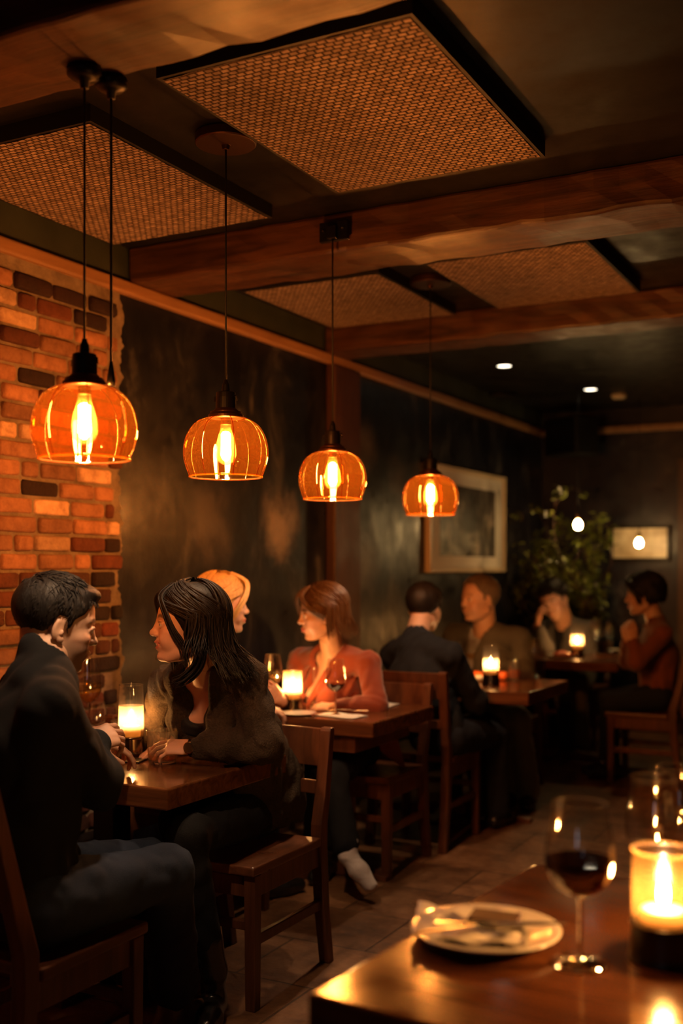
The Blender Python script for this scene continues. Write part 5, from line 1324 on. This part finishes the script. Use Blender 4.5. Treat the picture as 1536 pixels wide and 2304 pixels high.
# ---- older man in grey ----
j = J_(head=(1078, 1352, 6.75), neck=(1092, 1428, 6.81), chest=(1095, 1500, 6.80), pelvis=(1110, 1660, 6.85),
       shL=(1168, 1440, 6.67), shR=(1022, 1432, 6.95), elL=(1185, 1530, 6.55), elR=(1010, 1540, 6.75), wrL=(1112, 1520, 6.60), wrR=(1070, 1522, 6.62),
       hipL=(1135, 1665, 6.77), hipR=(1085, 1665, 6.93), knL=(1165, 1668, 6.45), knR=(1130, 1665, 6.50), anL=(1190, 1800, 6.45), anR=(1150, 1800, 6.53), toeL=(1180, 1830, 6.25), toeR=(1140, 1830, 6.33))
j['handL'] = (D(-.9, -.5, -.05), D(-.1, -.2, .9), (.4, .5, .5, .6), .5)
fw = Vector((-.5, -.86, 0)).normalized()
person('older man with grey-blond hair in a grey jacket over a pale shirt', j, dict(yaw=236, pitch=-1, hs=1.16, girth=1.10, seed=61, res=.011, head=dict(res=.0034, tone=.98, jaw=1.1, hairc=(.25, .16, .09), brow=.5),
    tops=[dict(name='shirt', mat='shirt', t=.004, sleeves=False, neck=.068, fold=.001), dict(name='jacket', mat='grey', t=.018, fold=.005, wl=.12, hem=.48, collar=(.02, .082), neck=.075,
          carve=[(j['neck']+fw*.07, j['chest']+fw*.17+D(0, 0, -.10), .045, .020)])], bottom=dict(mat='olive', hem=.02),
    hair=dict(mat='grey', ridge=.2, short=800, thick=.008, tousle=.2, line=[(-.14, -.045), (-.09, -.045), (-.045, -.025), (-.022, .010), (-.012, .030), (.010, .032), (.014, .004), (.022, .004), (.026, .036), (.048, .058), (.058, .092), (.12, .10)], res=.004)))
# ---- man with cheek on hand ----
j = J_(head=(1247, 1352, 8.37), neck=(1272, 1408, 8.57), chest=(1275, 1470, 8.62), pelvis=(1290, 1600, 8.72),
       shL=(1322, 1420, 8.47), shR=(1216, 1420, 8.72), elL=(1330, 1490, 8.32), elR=(1228, 1462, 8.24), wrL=(1290, 1478, 8.12), wrR=(1208, 1408, 8.20),
       hipL=(1310, 1600, 8.67), hipR=(1270, 1600, 8.77), knL=(1300, 1585, 8.22), knR=(1265, 1585, 8.32), anL=(1310, 1700, 8.17), anR=(1275, 1700, 8.27))
j['handR'] = (D(.05, .05, 1), D(-.8, -.3, .1), (.3, .35, .5, .6), .4)
j['handL'] = (D(-.9, -.3, -.05), D(0, -.2, .9), (.4, .5, .5, .6), .5)
fw = Vector((-.35, -.93, 0)).normalized()
person('man in a charcoal jacket resting his cheek on his raised hand at the farthest table', j, dict(yaw=262, pitch=-22, roll=12, hs=1.20, girth=1.12, seed=71, res=.012, head=dict(res=.004, tone=.88, closed=True, beard=.3),
    tops=[dict(name='shirt', mat='blacktop', t=.0, sleeves=False, neck=.066, fold=.001), dict(name='jacket', mat='greydark', t=.018, fold=.005, collar=(.02, .080), neck=.072, carve=[(j['neck']+fw*.07, j['chest']+fw*.17+D(0, 0, -.10), .045, .020)])],
    bottom=dict(mat='olive', hem=.01), hair=dict(mat='dark', thick=.012, tousle=1.0, short=700, line=MENLINE, res=.0045, mid=.012)))
# ---- woman in brown sweater ----
j = J_(head=(1448, 1342, 7.40), neck=(1478, 1408, 7.38), chest=(1482, 1475, 7.36), pelvis=(1478, 1610, 7.34),
       shL=(1490, 1430, 7.18), shR=(1470, 1428, 7.55), elL=(1432, 1490, 7.10), elR=(1412, 1488, 7.50), wrL=(1424, 1441, 7.14), wrR=(1412, 1438, 7.30),
       hipL=(1482, 1612, 7.24), hipR=(1475, 1608, 7.44), knL=(1372, 1590, 7.25), knR=(1368, 1585, 7.42), anL=(1380, 1720, 7.30), anR=(1360, 1712, 7.5), toeL=(1350, 1745, 7.28), toeR=(1330, 1740, 7.45))
j['handL'] = (D(-.15, .0, 1), D(.5, -.8, .1), (.5, .6, .7, .8), .6)
j['handR'] = (D(-.15, .0, 1), D(-.5, .8, .1), (.5, .6, .7, .8), .6)
person('woman with a short dark bob in a brown sweater at the farthest table', j, dict(yaw=196, pitch=-6, hs=1.12, girth=.98, seed=81, res=.011, head=dict(fem=True, res=.0036, tone=.95, smile=.0),
    tops=[dict(name='sweater', mat='brownsweater', t=.018, fold=.005, wl=.11, hem=.50, neck=.062)], bottom=dict(mat='darkjeans', hem=.0),
    hair=dict(mat='black', thick=.012, line=LONGLINE, locks=dict(n=300, len=.085, wave=.003, inward=.10, flick=-.4, phi0=84, w=.0075, part=.0,
              extra=[dict(pts=[(.04, .015, .14), (.090, .036, .105), (.076, .066, .060), (.050, .082, .020), (.030, .086, -.04)], rad=.009, n=14, spread=.006)]))))
# ------------------------------------------------------------------ light, world, camera
world = bpy.data.worlds.new('World'); scene.world = world; world.use_nodes = True
bg = world.node_tree.nodes['Background']; bg.inputs['Color'].default_value = (.75, .85, 1, 1); bg.inputs['Strength'].default_value = .9
# unseen downlight outside the frame, added for ambient fill
for i, (x, y, lab) in enumerate(((1.0, 3.4, 'added unseen fill downlight on the right side of the room'),)):
    e = empty('downlight', (x, y, ZC-.004), 0, lab, 'downlight', 'recessed ceiling downlights')  # added unseen fill downlight; ring and lens below belong to it
    bm = bmesh.new(); lathe(bm, [(.062, .003), (.062, -.003), (.048, -.003)], 32); obj_bm('downlight_ring', bm, M['black'], e)
    bm = bmesh.new(); lathe(bm, [(0, -.001), (.045, -.001), (.045, .002), (0, .002)], 32); obj_bm('downlight_lens', bm, M['downlight'], e)
cam = bpy.data.cameras.new('camera'); co = bpy.data.objects.new('camera', cam); col.objects.link(co)
cam.sensor_fit = 'VERTICAL'; cam.sensor_height = 36; cam.sensor_width = 24; cam.lens = F/2304*36; cam.shift_y = (V0-1152)/2304
co.location = (0, 0, HC); co.rotation_euler = (PI/2, 0, YAW); cam.clip_start = .05
cam.dof.use_dof = True; cam.dof.focus_distance = 3.35; cam.dof.aperture_fstop = 1.5; cam.dof.aperture_blades = 0
scene.camera = co
vs = scene.view_settings; vs.view_transform = 'Standard'; vs.look = 'None'; vs.exposure = 0; vs.gamma = 1; vs.use_curve_mapping = False
cy = scene.cycles; cy.use_denoising = True
try: cy.denoiser = 'OPENIMAGEDENOISE'
except Exception: pass
cy.max_bounces = 7; cy.diffuse_bounces = 2; cy.glossy_bounces = 3; cy.transmission_bounces = 6; cy.transparent_max_bounces = 20
cy.use_adaptive_sampling = True; cy.adaptive_threshold = .045
cy.caustics_reflective = False; cy.caustics_refractive = False; cy.sample_clamp_indirect = 4; cy.sample_clamp_direct = 0; cy.use_light_tree = True; cy.blur_glossy = .5
